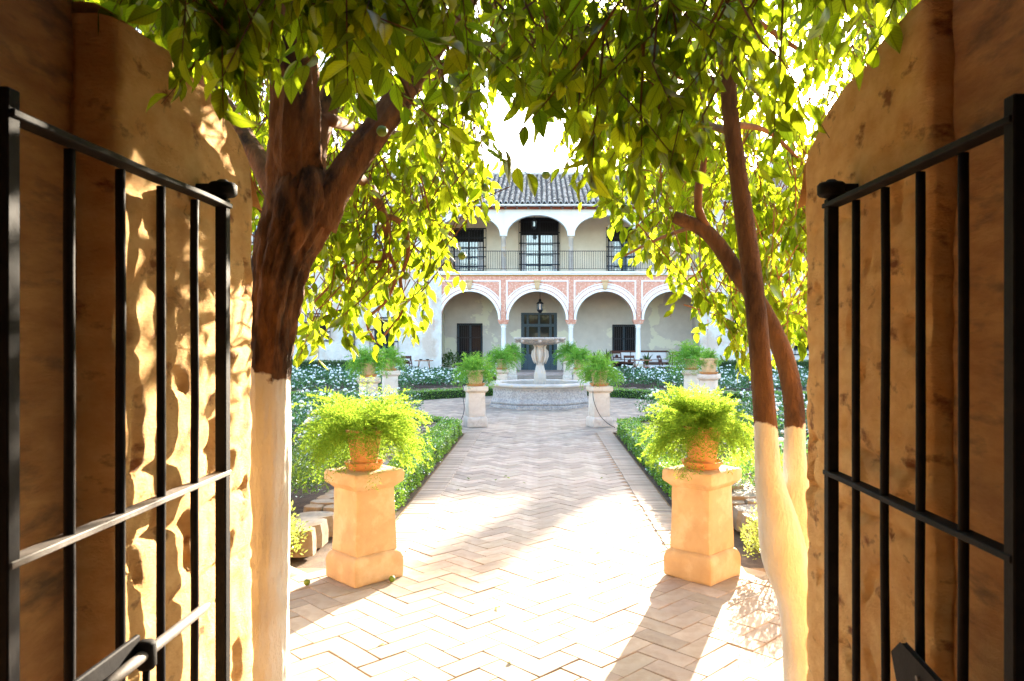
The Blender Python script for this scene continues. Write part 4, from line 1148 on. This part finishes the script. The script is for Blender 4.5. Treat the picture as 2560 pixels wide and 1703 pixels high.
# ------------------------------------------------------------------ garden wall with the gateway
COURSES = [(.14+.235*k+.05*math.sin(k*2.3), .017+.008*math.sin(k*5.1)) for k in range(11)]
def wall_disp(p, s):
    q = Vector(p)
    d = noise.noise_vector(q*1.7+Vector((s, 0, 0)))*.006 + noise.noise_vector(q*5.5+Vector((0, s, 0)))*.008 + noise.noise_vector(q*17)*.006
    if p[2] < .02: d.z = 0
    if abs(p[1]-2.34) < .47 and abs(p[0]) < 1.3 and p[2] < 2.05:      # worn beds between the masonry courses, and chipped pits
        for zc, dep in COURSES:
            zz = p[2]-zc-.02*noise.noise(Vector((p[1]*4, zc*7, s)))
            if abs(zz) < .05: d.x += (1 if p[0] > 0 else -1)*dep*math.exp(-(zz/.014)**2)*max(0, .6+noise.noise(Vector((p[1]*6, zc*3, s+2))))
        c = noise.noise(Vector((p[1]*11, p[2]*7, s*2)))
        if c > .32: d.x += (1 if p[0] > 0 else -1)*.016*min(1, (c-.32)*9)
    return q+d
def gate_wall(s, xin, xrec, tops, label):
    """s=-1 left, +1 right; tops: list of (y, z) of the rounded wall top"""
    t = empty('garden_wall', (s*xin, 2.3, 0)); tag(t, label, 'wall', 'plastered piers of the garden gateway')
    o0 = Vector((s*xin, 2.3, 0))
    def top(y):
        for (a, b), (c, d) in zip(tops, tops[1:]):
            if a <= y <= c: return b+(d-b)*(y-a)/(c-a)
        return tops[0][1] if y < tops[0][0] else tops[-1][1]
    def grid(pts, zf, nz, name, m, z0=0.0):
        V = []; fs = []; n = len(pts)
        for j in range(nz+1):
            for (x, y) in pts:
                z = z0+(zf(x, y)-z0)*j/nz
                V.append(tuple(wall_disp((x, y, z), s*3.0)-o0))
        for j in range(nz):
            for i in range(n-1):
                f = (j*n+i, j*n+i+1, (j+1)*n+i+1, (j+1)*n+i)
                fs.append(f if s < 0 else f[::-1])
        MB().add(V, fs).build(name, m, t, smooth=True)
    Y1 = 2.82
    pts = [(s*(xin+.16), 1.858), (s*(xin+.05), 1.86), (s*(xin+.012), 1.866), (s*xin, 1.885)]
    y = 1.91
    while y < Y1-.1: pts.append((s*xin, y)); y += .013
    pts += [(s*(xin+.006), Y1-.075), (s*(xin+.02), Y1-.045), (s*(xin+.045), Y1-.02), (s*(xin+.085), Y1-.004), (s*(xin+.13), Y1)]
    x = xin+.2
    while x < 7: pts.append((s*x, Y1)); x += .05 if x < 1.6 else .35
    grid(pts, lambda x, y: top(y), 210, 'jamb_plaster', M['plaster_old'])
    # rounded top
    ys = [1.86, 1.95, 2.05, 2.15, 2.25, 2.35, 2.43, 2.5, 2.56, 2.61, 2.65, 2.69, 2.72, 2.75, 2.775, 2.8, Y1]
    xs = [xin, xin+.02, xin+.05, xin+.09, xin+.15, xin+.25, xin+.4, xin+.7, xin+1.2, xin+2, xin+3.5, 7]
    V = []; fs = []
    for y in ys:
        for k, x in enumerate(xs):
            V.append(tuple(wall_disp((s*x, y, top(y)+(.0 if k == 0 else .035*min(1, k/3))), s*3.0)-o0))
    n = len(xs)
    for j in range(len(ys)-1):
        for i in range(n-1):
            f = (j*n+i, j*n+i+1, (j+1)*n+i+1, (j+1)*n+i); fs.append(f if s > 0 else f[::-1])
    MB().add(V, fs).build('wall_top', M['plaster_old'], t, smooth=True)
    # the nearer masonry, set back and higher
    pts = []
    y = -2.5
    while y < 1.0: pts.append((s*xrec, y)); y += .2
    y = 1.0
    while y < 1.84: pts.append((s*xrec, y)); y += .03
    pts += [(s*xrec, 1.845), (s*(xrec+.02), 1.86)]
    x = xrec+.1
    while x < 7: pts.append((s*x, 1.862)); x += .1 if x < 1.6 else .5
    grid(pts, lambda x, y: 3.1, 110, 'inner_masonry', M['plaster_rough'])
    V = [(s*xrec, -2.5, 3.1), (s*7, -2.5, 3.1), (s*7, 1.86, 3.1), (s*xrec, 1.86, 3.1)]
    MB().add([tuple(Vector(v)-o0) for v in V], [(0,1,2,3)]).build('inner_top', M['plaster_rough'], t)
    return t
gate_wall(-1, 1.045, 1.145, [(1.8,2.42),(2.1,2.42),(2.4,2.385),(2.6,2.32),(2.72,2.24),(2.82,2.10)], 'thick ochre plastered wall with a rounded top on the left of the gateway, sun at its foot')
gate_wall(1, .965, 1.015, [(1.8,2.48),(2.05,2.465),(2.35,2.42),(2.54,2.38),(2.65,2.33),(2.74,2.25),(2.82,2.10)], 'thick ochre plastered wall with a rounded mossy top on the right of the gateway')

# unseen covered passage, added round the camera to keep sky light off the gateway
mb = MB().box(-7, 7, -6.5, 1.85, 3.11, 3.4).box(-1.155, 1.025, -6.5, -6.2, 2.3, 3.105).box(-7, -1.16, -6.5, -2.55, 0, 3.105).box(1.03, 7, -6.5, -2.55, 0, 3.105)
tag(mb.build('added_passage', M['plaster_rough']), kind='structure')

# ------------------------------------------------------------------ iron gate leaves
def gate(s, X, Yh, Yn, label):
    t = empty('iron_gate', (X, Yh, 0)); tag(t, label, 'gate', 'two leaves of the iron gate')
    m = M['iron']
    L = Yh-Yn
    def at_(y): return y-Yh
    def stile(y, w, z1):
        mb = MB(); n = 16
        for k in range(n): pass
        mb.box(-w/2, w/2, at_(y)-w/2, at_(y)+w/2, .05, z1)
        return mb.build('stile', m, t, bevel=.003)
    stile(Yh, .034, 2.05); stile(Yn, .034, 2.075)
    ys = [Yh-L*k/5 for k in range(1, 5)]
    for y in ys:
        p = [Vector((noise.noise(Vector((y*9, z*2.5, s)))*.0025, at_(y)+noise.noise(Vector((z*2.5, y*9, s+4)))*.003, z)) for z in [.1+.08*i for i in range(25)]]
        p[-1].z = 2.012; MB().tube(p, .0112, 12, wob=.05, freq=3).build('bar', m, t, smooth=True)
    def rail(z, w, h, mm=m, nm='rail', extra=0):
        n = 24; mb = MB(); V = []
        for i in range(n+1):
            y = at_(Yh)+.02-(L+.03)*i/n
            wv = noise.noise(Vector((y*3, z, s)))*.004; e = w/2*(1+.08*noise.noise(Vector((y*14, z, 2))))
            for xx, zz in ((-e,-h/2),(e,-h/2),(e,h/2),(-e,h/2)): V.append((xx+wv, y, z+zz+wv*.5))
        fs = []
        for i in range(n):
            for k in range(4): fs.append((i*4+k, i*4+(k+1) % 4, i*4+4+(k+1) % 4, i*4+4+k))
        fs += [(3,2,1,0), tuple(n*4+k for k in range(4))]
        mb.add(V, fs); return mb.build(nm, mm, t, bevel=.002)
    rail(2.03, .046, .014)
    rail(1.21, .040, .014, M['iron_pale'] if s < 0 else m)  # left rail in paler iron: its sunlit top is put into the colour
    rail(.18, .040, .014)
    # hinge collar and strap let into the wall
    MB().lathe([(.018,2.052),(.026,2.056),(.027,2.085),(.022,2.10),(.012,2.108)], 16).build('hinge_pin', m, t, smooth=True)
    MB().lathe([(.036,2.058),(.042,2.065),(.042,2.092),(.036,2.098)], 16).build('hinge_collar', m, t, smooth=True)
    MB().obox((s*.055, -.012, 2.08), .09, .03, .024).build('hinge_strap', m, t, bevel=.004)
    if s < 0:
        # sliding bolt along the leaf with its keeper
        xb = .072
        MB().tube([(xb, -.26, .90), (xb, -.30, .90), (xb, -.62, .902), (xb, -.9, .90)], [.004, .0125, .013, .013], 14).build('bolt', M['iron_pale'], t, smooth=True)
        MB().lathe([(.016,.866),(.021,.873),(.021,.922),(.015,.93)], 14, (xb, -.585, 0)).build('bolt_keeper', m, t, smooth=True)
        MB().tube([(xb, -.585, .87), (xb+.003, -.6, .70)], .009, 10).build('bolt_pin', m, t, smooth=True)
        MB().obox((xb-.022, -.75, .918), .012, .34, .05).build('bolt_plate', m, t, bevel=.003)
    else:
        mb = MB(); pf = [(-.49,.865),(-.535,.905),(-.9,.86),(-.9,.78),(-.52,.80)]
        V = [(-.045, y, z) for y, z in pf]+[(-.03, y, z) for y, z in pf]; n = len(pf)
        mb.add(V, [tuple(range(n)), tuple(range(2*n-1, n-1, -1))]+[(i, (i+1) % n+0, (i+1) % n+n, i+n) for i in range(n)])
        mb.build('latch_plate', m, t, bevel=.002)
        MB().tube([(-.05,-.62,.86),(-.03,-.62,.86)], .006, 8).build('rivet', M['iron_pale'], t)
    return t
gate(-1, -.972, 2.31, 1.37, 'dark iron gate leaf with a sliding bolt, swung open against the left wall')
gate(1, .893, 2.31, 1.41, 'dark iron gate leaf with a latch plate, swung open against the right wall')
# ------------------------------------------------------------------ the two orange trees
def washed_bark(name, zlim):
    m = mat(name, (.16,.062,.02) if zlim > 1.3 else (.10,.045,.02), (.33,.14,.05) if zlim > 1.3 else (.20,.095,.04), scale=9, rough=.9, bump=1.0, bscale=16, dist=.05,
            c3=(.055,.025,.012), s3=5, t3=(.5,.62), stretch=(1.5,1.5,.5))
    nt, N, L = nodes_of(m)
    b = N['Principled BSDF']
    src = b.inputs['Base Color'].links[0].from_socket
    tc = N.new('ShaderNodeTexCoord'); sx = N.new('ShaderNodeSeparateXYZ'); L.new(tc.outputs['Object'], sx.inputs[0])
    nz = N.new('ShaderNodeTexNoise'); nz.inputs['Scale'].default_value = 9; nz.inputs['Detail'].default_value = 5; L.new(tc.outputs['Object'], nz.inputs['Vector'])
    ma = N.new('ShaderNodeMath'); ma.operation = 'MULTIPLY_ADD'; ma.inputs[1].default_value = .22; L.new(nz.outputs[0], ma.inputs[0]); L.new(sx.outputs[2], ma.inputs[2])
    mr = N.new('ShaderNodeMapRange'); mr.inputs[1].default_value = zlim+.11-.006; mr.inputs[2].default_value = zlim+.11+.006; L.new(ma.outputs[0], mr.inputs[0])
    ww = N.new('ShaderNodeTexNoise'); ww.inputs['Scale'].default_value = 5; ww.inputs['Detail'].default_value = 6; L.new(tc.outputs['Object'], ww.inputs['Vector'])
    cr = N.new('ShaderNodeValToRGB')
    cr.color_ramp.elements[0].position = .35; cr.color_ramp.elements[0].color = (.76,.69,.58,1)
    cr.color_ramp.elements[1].position = .6; cr.color_ramp.elements[1].color = (.85,.80,.71,1)
    L.new(ww.outputs[0], cr.inputs[0])
    mx = N.new('ShaderNodeMix'); mx.data_type = 'RGBA'
    L.new(mr.outputs[0], mx.inputs[0]); L.new(cr.outputs[0], mx.inputs[6]); L.new(src, mx.inputs[7])
    L.new(mx.outputs[2], b.inputs['Base Color'])
    return m
BL_ = washed_bark('bark_and_whitewash', 1.47); BR_ = washed_bark('bark_and_whitewash_thin', 1.24)

def limb(pts, n=14, wob=.1, step=.045, freq=5, seed=0.0):
    sl = .80 if pts[0][0] > 1400 else .87
    q = [(*P(px, py, Y), w/2*Y/F*sl) for px, py, Y, w in pts]
    p, r = spline(q, step)
    return MB().tube(p, r, n, wob=wob, freq=freq, seed=seed), p, r

tl = empty('orange_tree', (0, 0, 0)); tag(tl, 'old orange tree with a thick forked trunk, whitewashed at its foot, behind the left gate', 'tree', 'orange trees over the gateway')
tr_ = empty('orange_tree', (0, 0, 0)); tag(tr_, 'slender orange tree with two crossing stems, whitewashed below, behind the right gate', 'tree', 'orange trees over the gateway')
YT = 3.06
mb, _, _ = limb([(655,2050,YT,260),(655,1850,YT,190),(655,1650,YT,150),(662,1400,YT,137),(668,1150,YT,130),(672,920,YT,120),(684,770,YT,128),(710,640,YT,152),(748,545,YT,182),(760,470,YT,175),(758,420,YT,120)], 72, lambda p: .07 if p.z < 1.45 else min(.24, .07+(p.z-1.45)*.9), .012, 9, 1.0)
mb.build('trunk', BL_, tl, smooth=True)
LL = [
 ([(735,560,YT,150),(735,450,YT,150),(738,330,2.99,140),(742,210,2.95,125),(732,90,2.92,115),(700,-60,2.88,95),(650,-300,2.8,70)], 48, .22),
 ([(790,560,YT,120),(835,470,YT,98),(895,385,3.1,86),(960,300,3.15,82),(1015,215,3.22,76),(1090,110,3.3,62),(1165,10,3.4,50),(1260,-150,3.5,36)], 40, .2),
 ([(765,500,3.12,90),(795,330,3.22,72),(850,190,3.35,58),(915,60,3.5,44),(960,-90,3.6,34)], 16, .1),
 ([(715,520,3.15,80),(640,390,3.35,58),(560,260,3.6,48),(470,150,3.8,42),(385,75,3.9,38),(330,-80,4.0,30)], 14, .1),
 ([(1000,240,3.22,50),(1110,170,3.6,36),(1220,120,4.0,30),(1340,60,4.4,26),(1470,-40,4.8,20)], 10, .1),
 ([(880,420,3.2,30),(905,450,3.5,30),(930,475,3.75,29),(955,525,3.85,26),(970,600,3.95,21),(960,650,4.0,18),(925,700,4.0,12)], 12, .08),
 ([(960,540,3.9,16),(1010,560,4.0,17),(1020,640,4.05,12),(1000,700,4.1,11),(1010,770,4.1,9),(960,840,4.1,6)], 8, .06),
 ([(968,620,3.95,13),(990,690,3.95,11),(960,760,3.95,9),(915,800,3.95,8),(935,850,3.95,6)], 8, .06),
 ([(955,655,3.98,10),(870,660,4.0,9),(820,720,4.0,7),(780,760,4.0,5)], 7, .05),
 ([(820,300,3.2,40),(940,330,3.9,28),(1060,350,4.6,20),(1160,400,5.2,12)], 8, .06),
]
for k, (pts, n, w) in enumerate(LL):
    mb, _, _ = limb(pts, n, w, .016 if k < 2 else .05, 6, k*3.1); mb.build('limb', M['bark'] if k < 5 else M['bark_thin'], tl, smooth=True)
# right tree
YR = 3.22
mb, _, _ = limb([(2035,2050,YR,210),(2020,1850,YR,150),(2008,1650,YR,125),(1995,1500,YR,128),(1962,1390,YR,140),(1945,1300,YR,120),(1922,1190,YR,84),(1915,1080,YR,72),(1903,930,YR,66),(1888,760,YR,64),(1866,580,YR,60),(1845,430,YR,54),(1828,300,YR,52),(1818,180,YR,48),(1803,40,YR,42),(1790,-100,YR,36),(1770,-350,YR,28)], 26, .06, .03, 5, 2.0)
mb.build('trunk', BR_, tr_, smooth=True)
mb, _, _ = limb([(2010,1560,YR+.03,100),(2000,1400,YR+.05,110),(1992,1260,YR+.06,92),(1986,1130,YR+.08,68),(1985,1020,YR+.12,64),(1968,920,YR+.16,60),(1935,830,YR+.2,58),(1885,740,YR+.26,56),(1842,680,YR+.3,54),(1795,610,YR+.34,50),(1755,572,YR+.36,46),(1700,548,YR+.38,42),(1684,542,YR+.385,34)], 22, .07, .03, 5, 5.0)
mb.build('trunk', BR_, tr_, smooth=True)
RR = [
 ([(1770,578,YR+.35,30),(1745,520,YR+.36,27),(1750,450,YR+.38,24),(1760,400,YR+.4,20),(1735,340,YR+.45,14)], 9, .1),
 ([(1822,215,YR,40),(1770,205,YR+.02,38),(1700,185,YR+.05,32),(1640,155,YR+.1,24),(1540,150,YR+.3,18),(1440,120,YR+.6,12)], 10, .1),
 ([(1765,200,YR+.02,18),(1755,120,YR+.03,16),(1765,40,YR+.05,13),(1740,-60,YR+.1,10)], 8, .08),
 ([(1800,20,YR,34),(1900,60,YR+.2,20),(1990,120,YR+.4,14),(2070,160,YR+.6,10)], 9, .08),
 ([(1830,310,YR,24),(1920,330,YR+.4,16),(2000,400,YR+.8,10)], 8, .08),
 ([(1750,560,YR+.37,16),(1640,600,4.2,10),(1560,640,4.8,7)], 7, .05),
 ([(1830,330,YR,26),(1700,300,4.0,18),(1560,320,4.8,12),(1450,360,5.4,8)], 8, .06),
]
for k, (pts, n, w) in enumerate(RR):
    mb, _, _ = limb(pts, n, w, .05, 5, k*2.7+9); mb.build('limb', M['bark_thin'], tr_, smooth=True)

# leaves
def leaf_template(n=6, wid=.42, fold=.16, curl=.12):
    """folded leaf along +x, unit length"""
    ts = [0, .12, .32, .55, .78, 1.0]
    ws = [0.02, .62, 1.0, .93, .5, 0.0]
    V = []; uv = []
    for t, w in zip(ts, ws):
        zc = -curl*t*t
        for u in (-1, 0, 1):
            V.append((t, u*w*wid/2, zc+abs(u)*w*wid/2*fold*2)); uv.append((u*w, t, 0))
    fs = []
    for i in range(len(ts)-1):
        a = i*3; fs += [(a, a+1, a+4, a+3), (a+1, a+2, a+5, a+4)]
    return np.array(V), np.array(fs), np.array(uv)
TEMPL = [leaf_template(wid=w, fold=f, curl=c) for w, f, c in ((.50,.25,.14),(.54,.12,.28),(.46,.35,.05),(.50,.2,-.14),(.56,.08,.35),(.47,.3,.2))]
LOWX = [-600,0,230,400,480,560,620,660,700,760,850,930,1000,1060,1110,1160,1225,1250,1300,1360,1400,1450,1500,1560,1640,1700,1760,1800,1850,1900,1960,2010,2060,2300,3100]
LOWY = [150,40,60,150,260,380,500,640,820,880,870,880,865,790,715,590,540,420,370,360,400,450,560,630,680,760,800,850,925,935,915,860,700,250,200]
def lowb(x): return np.interp(x, LOWX, LOWY)
GAPS = [(1310,345,125,135),(1285,300,26,50),(1500,60,34,42),(2010,255,34,30),(1120,330,18,40),(1150,150,16,22),(1060,250,12,22),(980,160,18,12),(1235,420,55,30),(1440,110,22,30),(1700,60,20,26),(2130,60,20,20),(1250,160,20,24),(700,60,14,20),(820,240,16,22),(560,40,16,24),(1960,330,24,30),(1880,420,30,40),(2030,410,30,60),(440,130,18,26),(1390,400,45,35),(1600,120,14,12),(1350,200,14,16)]
def sample(n):
    px = rng.uniform(-350, 2850, n); lw = lowb(px)
    py = lw-70-np.where((px > 1130) & (px < 1410), 55, 0)-(rng.random(n)**1.1)*(lw+480)
    u = rng.random(n)
    # depth of the crown: nearest overhead, farther towards the lower fringe
    Y = np.where(u < .22, rng.uniform(2.0, 3.0, n), rng.uniform(3.0, 6.6, n))
    low = py > 330
    lo = np.where(px < 1250, 3.5, 3.7); hi = np.where(px < 1250, 5.6, 6.8)
    Y = np.where(low, rng.uniform(0, 1, n)*(hi-lo)+lo, Y)
    near = (px > 330) & (px < 1200) & (py < np.where(px > 600, 60, 200)) & (py > -300) & (rng.random(n) < .45)
    Y = np.where(near, rng.uniform(1.75, 2.6, n), Y)
    X = (px-1350)/F*Y; Z = EYE+(848-py)/F*Y
    ok = (Z < 4.9) & (Z > 1.3)
    ok &= ~((Y < 3.12) & (np.abs(X) > .86) & (Z < 2.62))
    ok &= ~((Y < 1.95) & (np.abs(X) > .98))
    ok &= ~((Y < 2.0) & (px > 1250))
    ok &= ~((Y < 3.3) & (px > 610) & (px < 1010) & (py > 110))
    for (ax_, ay_), (bx_, by_) in (((850,440),(925,345)),((925,345),(1000,235)),((1000,235),(1085,120)),((1085,120),(1165,10)),((735,400),(735,60))):
        tt = np.clip(((px-ax_)*(bx_-ax_)+(py+45-ay_)*(by_-ay_))/((bx_-ax_)**2+(by_-ay_)**2), 0, 1)
        dd_ = np.hypot(px-ax_-tt*(bx_-ax_), py+45-ay_-tt*(by_-ay_))
        ok &= ~((Y < 3.45) & (dd_ < 75) & (rng.random(n) < .9))
    ok &= ~((Y < 3.3) & (px > 430) & (px < 640) & (py > 190))
    ok &= ~((Y < 3.35) & (px > 1770) & (px < 1900) & (py > 130))
    nz = np.array([noise.noise(Vector((a/95, b/80, 3.3))) for a, b in zip(px, py)])
    ok &= ~((nz > .22) & (Y > 2.6) & (py < 420) & (rng.random(n) < .85))
    ok &= ~((px > 1980) & (Y < 3.4) & (py > -60)) & ~((px < 450) & (Y < 3.2) & (py > -90)) & ~((px < 660) & (Y < 3.0) & (py > 60))
    for gx, gy, gw, gh in GAPS:
        ok &= ~((((px-gx)/gw)**2+((py+40-gy)/gh)**2 < 1) & (rng.random(n) < .97))
    out = (px < -30) | (px > 2590) | (py < -90)
    ok &= ~(out & (rng.random(n) < .62))
    # thinner, airy fringe
    fr = (lw-py) < 190
    ok &= ~(fr & (low) & (rng.random(n) < .30))
    ok &= ~(low & (px > 690) & (px < 1160) & (py > 560) & (rng.random(n) < .35))
    return X[ok], Y[ok], Z[ok], px[ok], py[ok]
X_, Y_, Z_, PX_, PY_ = sample(9400)
def foliage(tree, sel, seed):
    ax, ay, az, pxx, pyy = X_[sel], Y_[sel], Z_[sel], PX_[sel], PY_[sel]
    n = len(ax); K = 8
    A = np.stack([ax, ay, az], 1)
    # each twig starts up-stream (towards its trunk) and hangs out
    hang = np.stack([rng.normal(0, .45, n), rng.normal(0, .45, n), rng.uniform(-1, -.15, n)], 1); hang = unit(hang)
    Lt = rng.uniform(.14, .30, n)
    tw = MB()
    B = A-hang*Lt[:, None]*.25
    C = A+hang*Lt[:, None]; C[:, 2] -= .03
    back = A-hang*Lt[:, None]*1.1+np.stack([rng.normal(0, .06, n), rng.normal(0, .06, n), rng.uniform(.02, .12, n)], 1)
    for i in range(n):
        tw.tube([Vector(back[i]), Vector(B[i]), Vector(A[i]+rng.normal(0, .012, 3)), Vector(C[i])], [.0042, .0034, .0026, .0012], 3, cap=False)
    o = tw.build('twigs', M['bark_thin'], tree); tag(o, kind='stuff')
    # leaves
    s = (np.arange(K)[None]+rng.random((n, K))*.6)/K
    base = B[:, None]+(C-B)[:, None]*s[..., None]
    out = rng.normal(size=(n, K, 3))*np.array([.6, .6, .25])
    calm = rng.random((n, K, 1))
    d = hang[:, None]*.42+out*.78+np.array([0, 0, -.85])*(.25+calm*1.05)
    keep = rng.random((n, K)) < .93
    base = base[keep]; d = unit(d[keep])
    Ll = rng.triangular(.05, .088, .112, len(base))
    Ll = np.where(base[:, 1] > 3.4, Ll*.92, Ll)
    m_ = len(base)
    u, w = frames(d)
    # leaf faces tend to look upward/outward: choose normal with some sky bias
    nrm = unit(w*1.0+np.array([0, -.15, .35])); nrm = unit(nrm-(nrm*d).sum(1, keepdims=True)*d)
    side = np.cross(nrm, d)
    ppx = 1350+F*base[:, 0]/base[:, 1]; ppy = 848-F*(base[:, 2]-EYE)/base[:, 1]
    vis = (ppx > 0) & (ppx < 2560) & (ppy > 0)
    rank = np.where(vis, base[:, 1], 99); order = np.argsort(rank)
    big = order[:300]; rest = order[300:]
    tid = rng.integers(0, len(TEMPL), m_)
    for i in big:
        me = LEAFM[tid[i]]
        o = bpy.data.objects.new('leaf', me); COL.objects.link(o); o.parent = tree
        Mt = Matrix(((d[i][0], side[i][0], nrm[i][0]), (d[i][1], side[i][1], nrm[i][1]), (d[i][2], side[i][2], nrm[i][2]))).to_4x4()
        o.matrix_local = Matrix.Translation(Vector(base[i])) @ Mt @ Matrix.Scale(float(Ll[i]), 4)
    Vs, Fs, As = [], [], []; off = 0
    for k, (tv_, tf_, tu_) in enumerate(TEMPL):
        ids = rest[tid[rest] == k]
        q = len(ids)
        lv = tv_[None]*Ll[ids][:, None, None]
        V = base[ids][:, None]+lv[..., 0:1]*d[ids][:, None]+lv[..., 1:2]*side[ids][:, None]+lv[..., 2:3]*nrm[ids][:, None]
        Fc = tf_[None]+(np.arange(q)*len(tv_))[:, None, None]+off
        a = np.tile(tu_[None], (q, 1, 1)).astype(float); a[..., 2] = rng.random(q)[:, None]
        Vs.append(V.reshape(-1, 3)); Fs.append(Fc.reshape(-1, 4)); As.append(a.reshape(-1, 3)); off += q*len(tv_)
    o = link('foliage', np_mesh('foliage', np.concatenate(Vs), np.concatenate(Fs), {'luv': np.concatenate(As)}, smooth=True), M['leaf'], tree)
    tag(o, kind='stuff')
    return m_
LEAFM = []
for tv_, tf_, tu_ in TEMPL:
    me = np_mesh('leaf', tv_, tf_, {'luv': tu_.astype(float)}, smooth=True); me.materials.append(M['leaf']); LEAFM.append(me)
split = X_ < .12+.05*Y_
n1 = foliage(tl, split, 1); n2 = foliage(tr_, ~split, 2)
print('anchors', len(X_), 'leaves', n1, n2)
fm_ = MB().lathe([(.001,-.022),(.013,-.018),(.022,-.005),(.022,.006),(.014,.018),(.001,.022)], 12).mesh('unripe_orange', smooth=True); fm_.materials.append(M['fruit'])
for px, py, Y in ((900,705,4.0),(912,617,4.0),(1015,610,4.0),(1090,450,3.9),(1014,690,4.1),(1155,640,4.1),(955,328,3.0),(1214,470,4.0)):
    link('unripe_orange', fm_, None, tl, P(px, py, Y))
for px, py, Y in ((1365,438,4.0),(1470,380,4.2),(1622,640,4.5),(1700,700,4.4),(1560,520,4.1),(1900,520,4.0)):
    link('unripe_orange', fm_, None, tr_, P(px, py, Y))
# a few dry leaves on the bricks
for k in range(14):
    x, y = rnd.uniform(-.9, .9), rnd.uniform(3.7, 9)
    o = link('fallen_leaf', LEAFM[k % 6], None, None, (x, y, .012)); s = rnd.uniform(.03, .06)
    o.scale = (s, s, s); o.rotation_euler = (rnd.uniform(-.3,.3), rnd.uniform(-.3,.3), rnd.uniform(0, 6.28))
    tag(o, 'small dry leaf lying on the sunlit brick path', 'leaf', 'fallen leaves on the bricks')
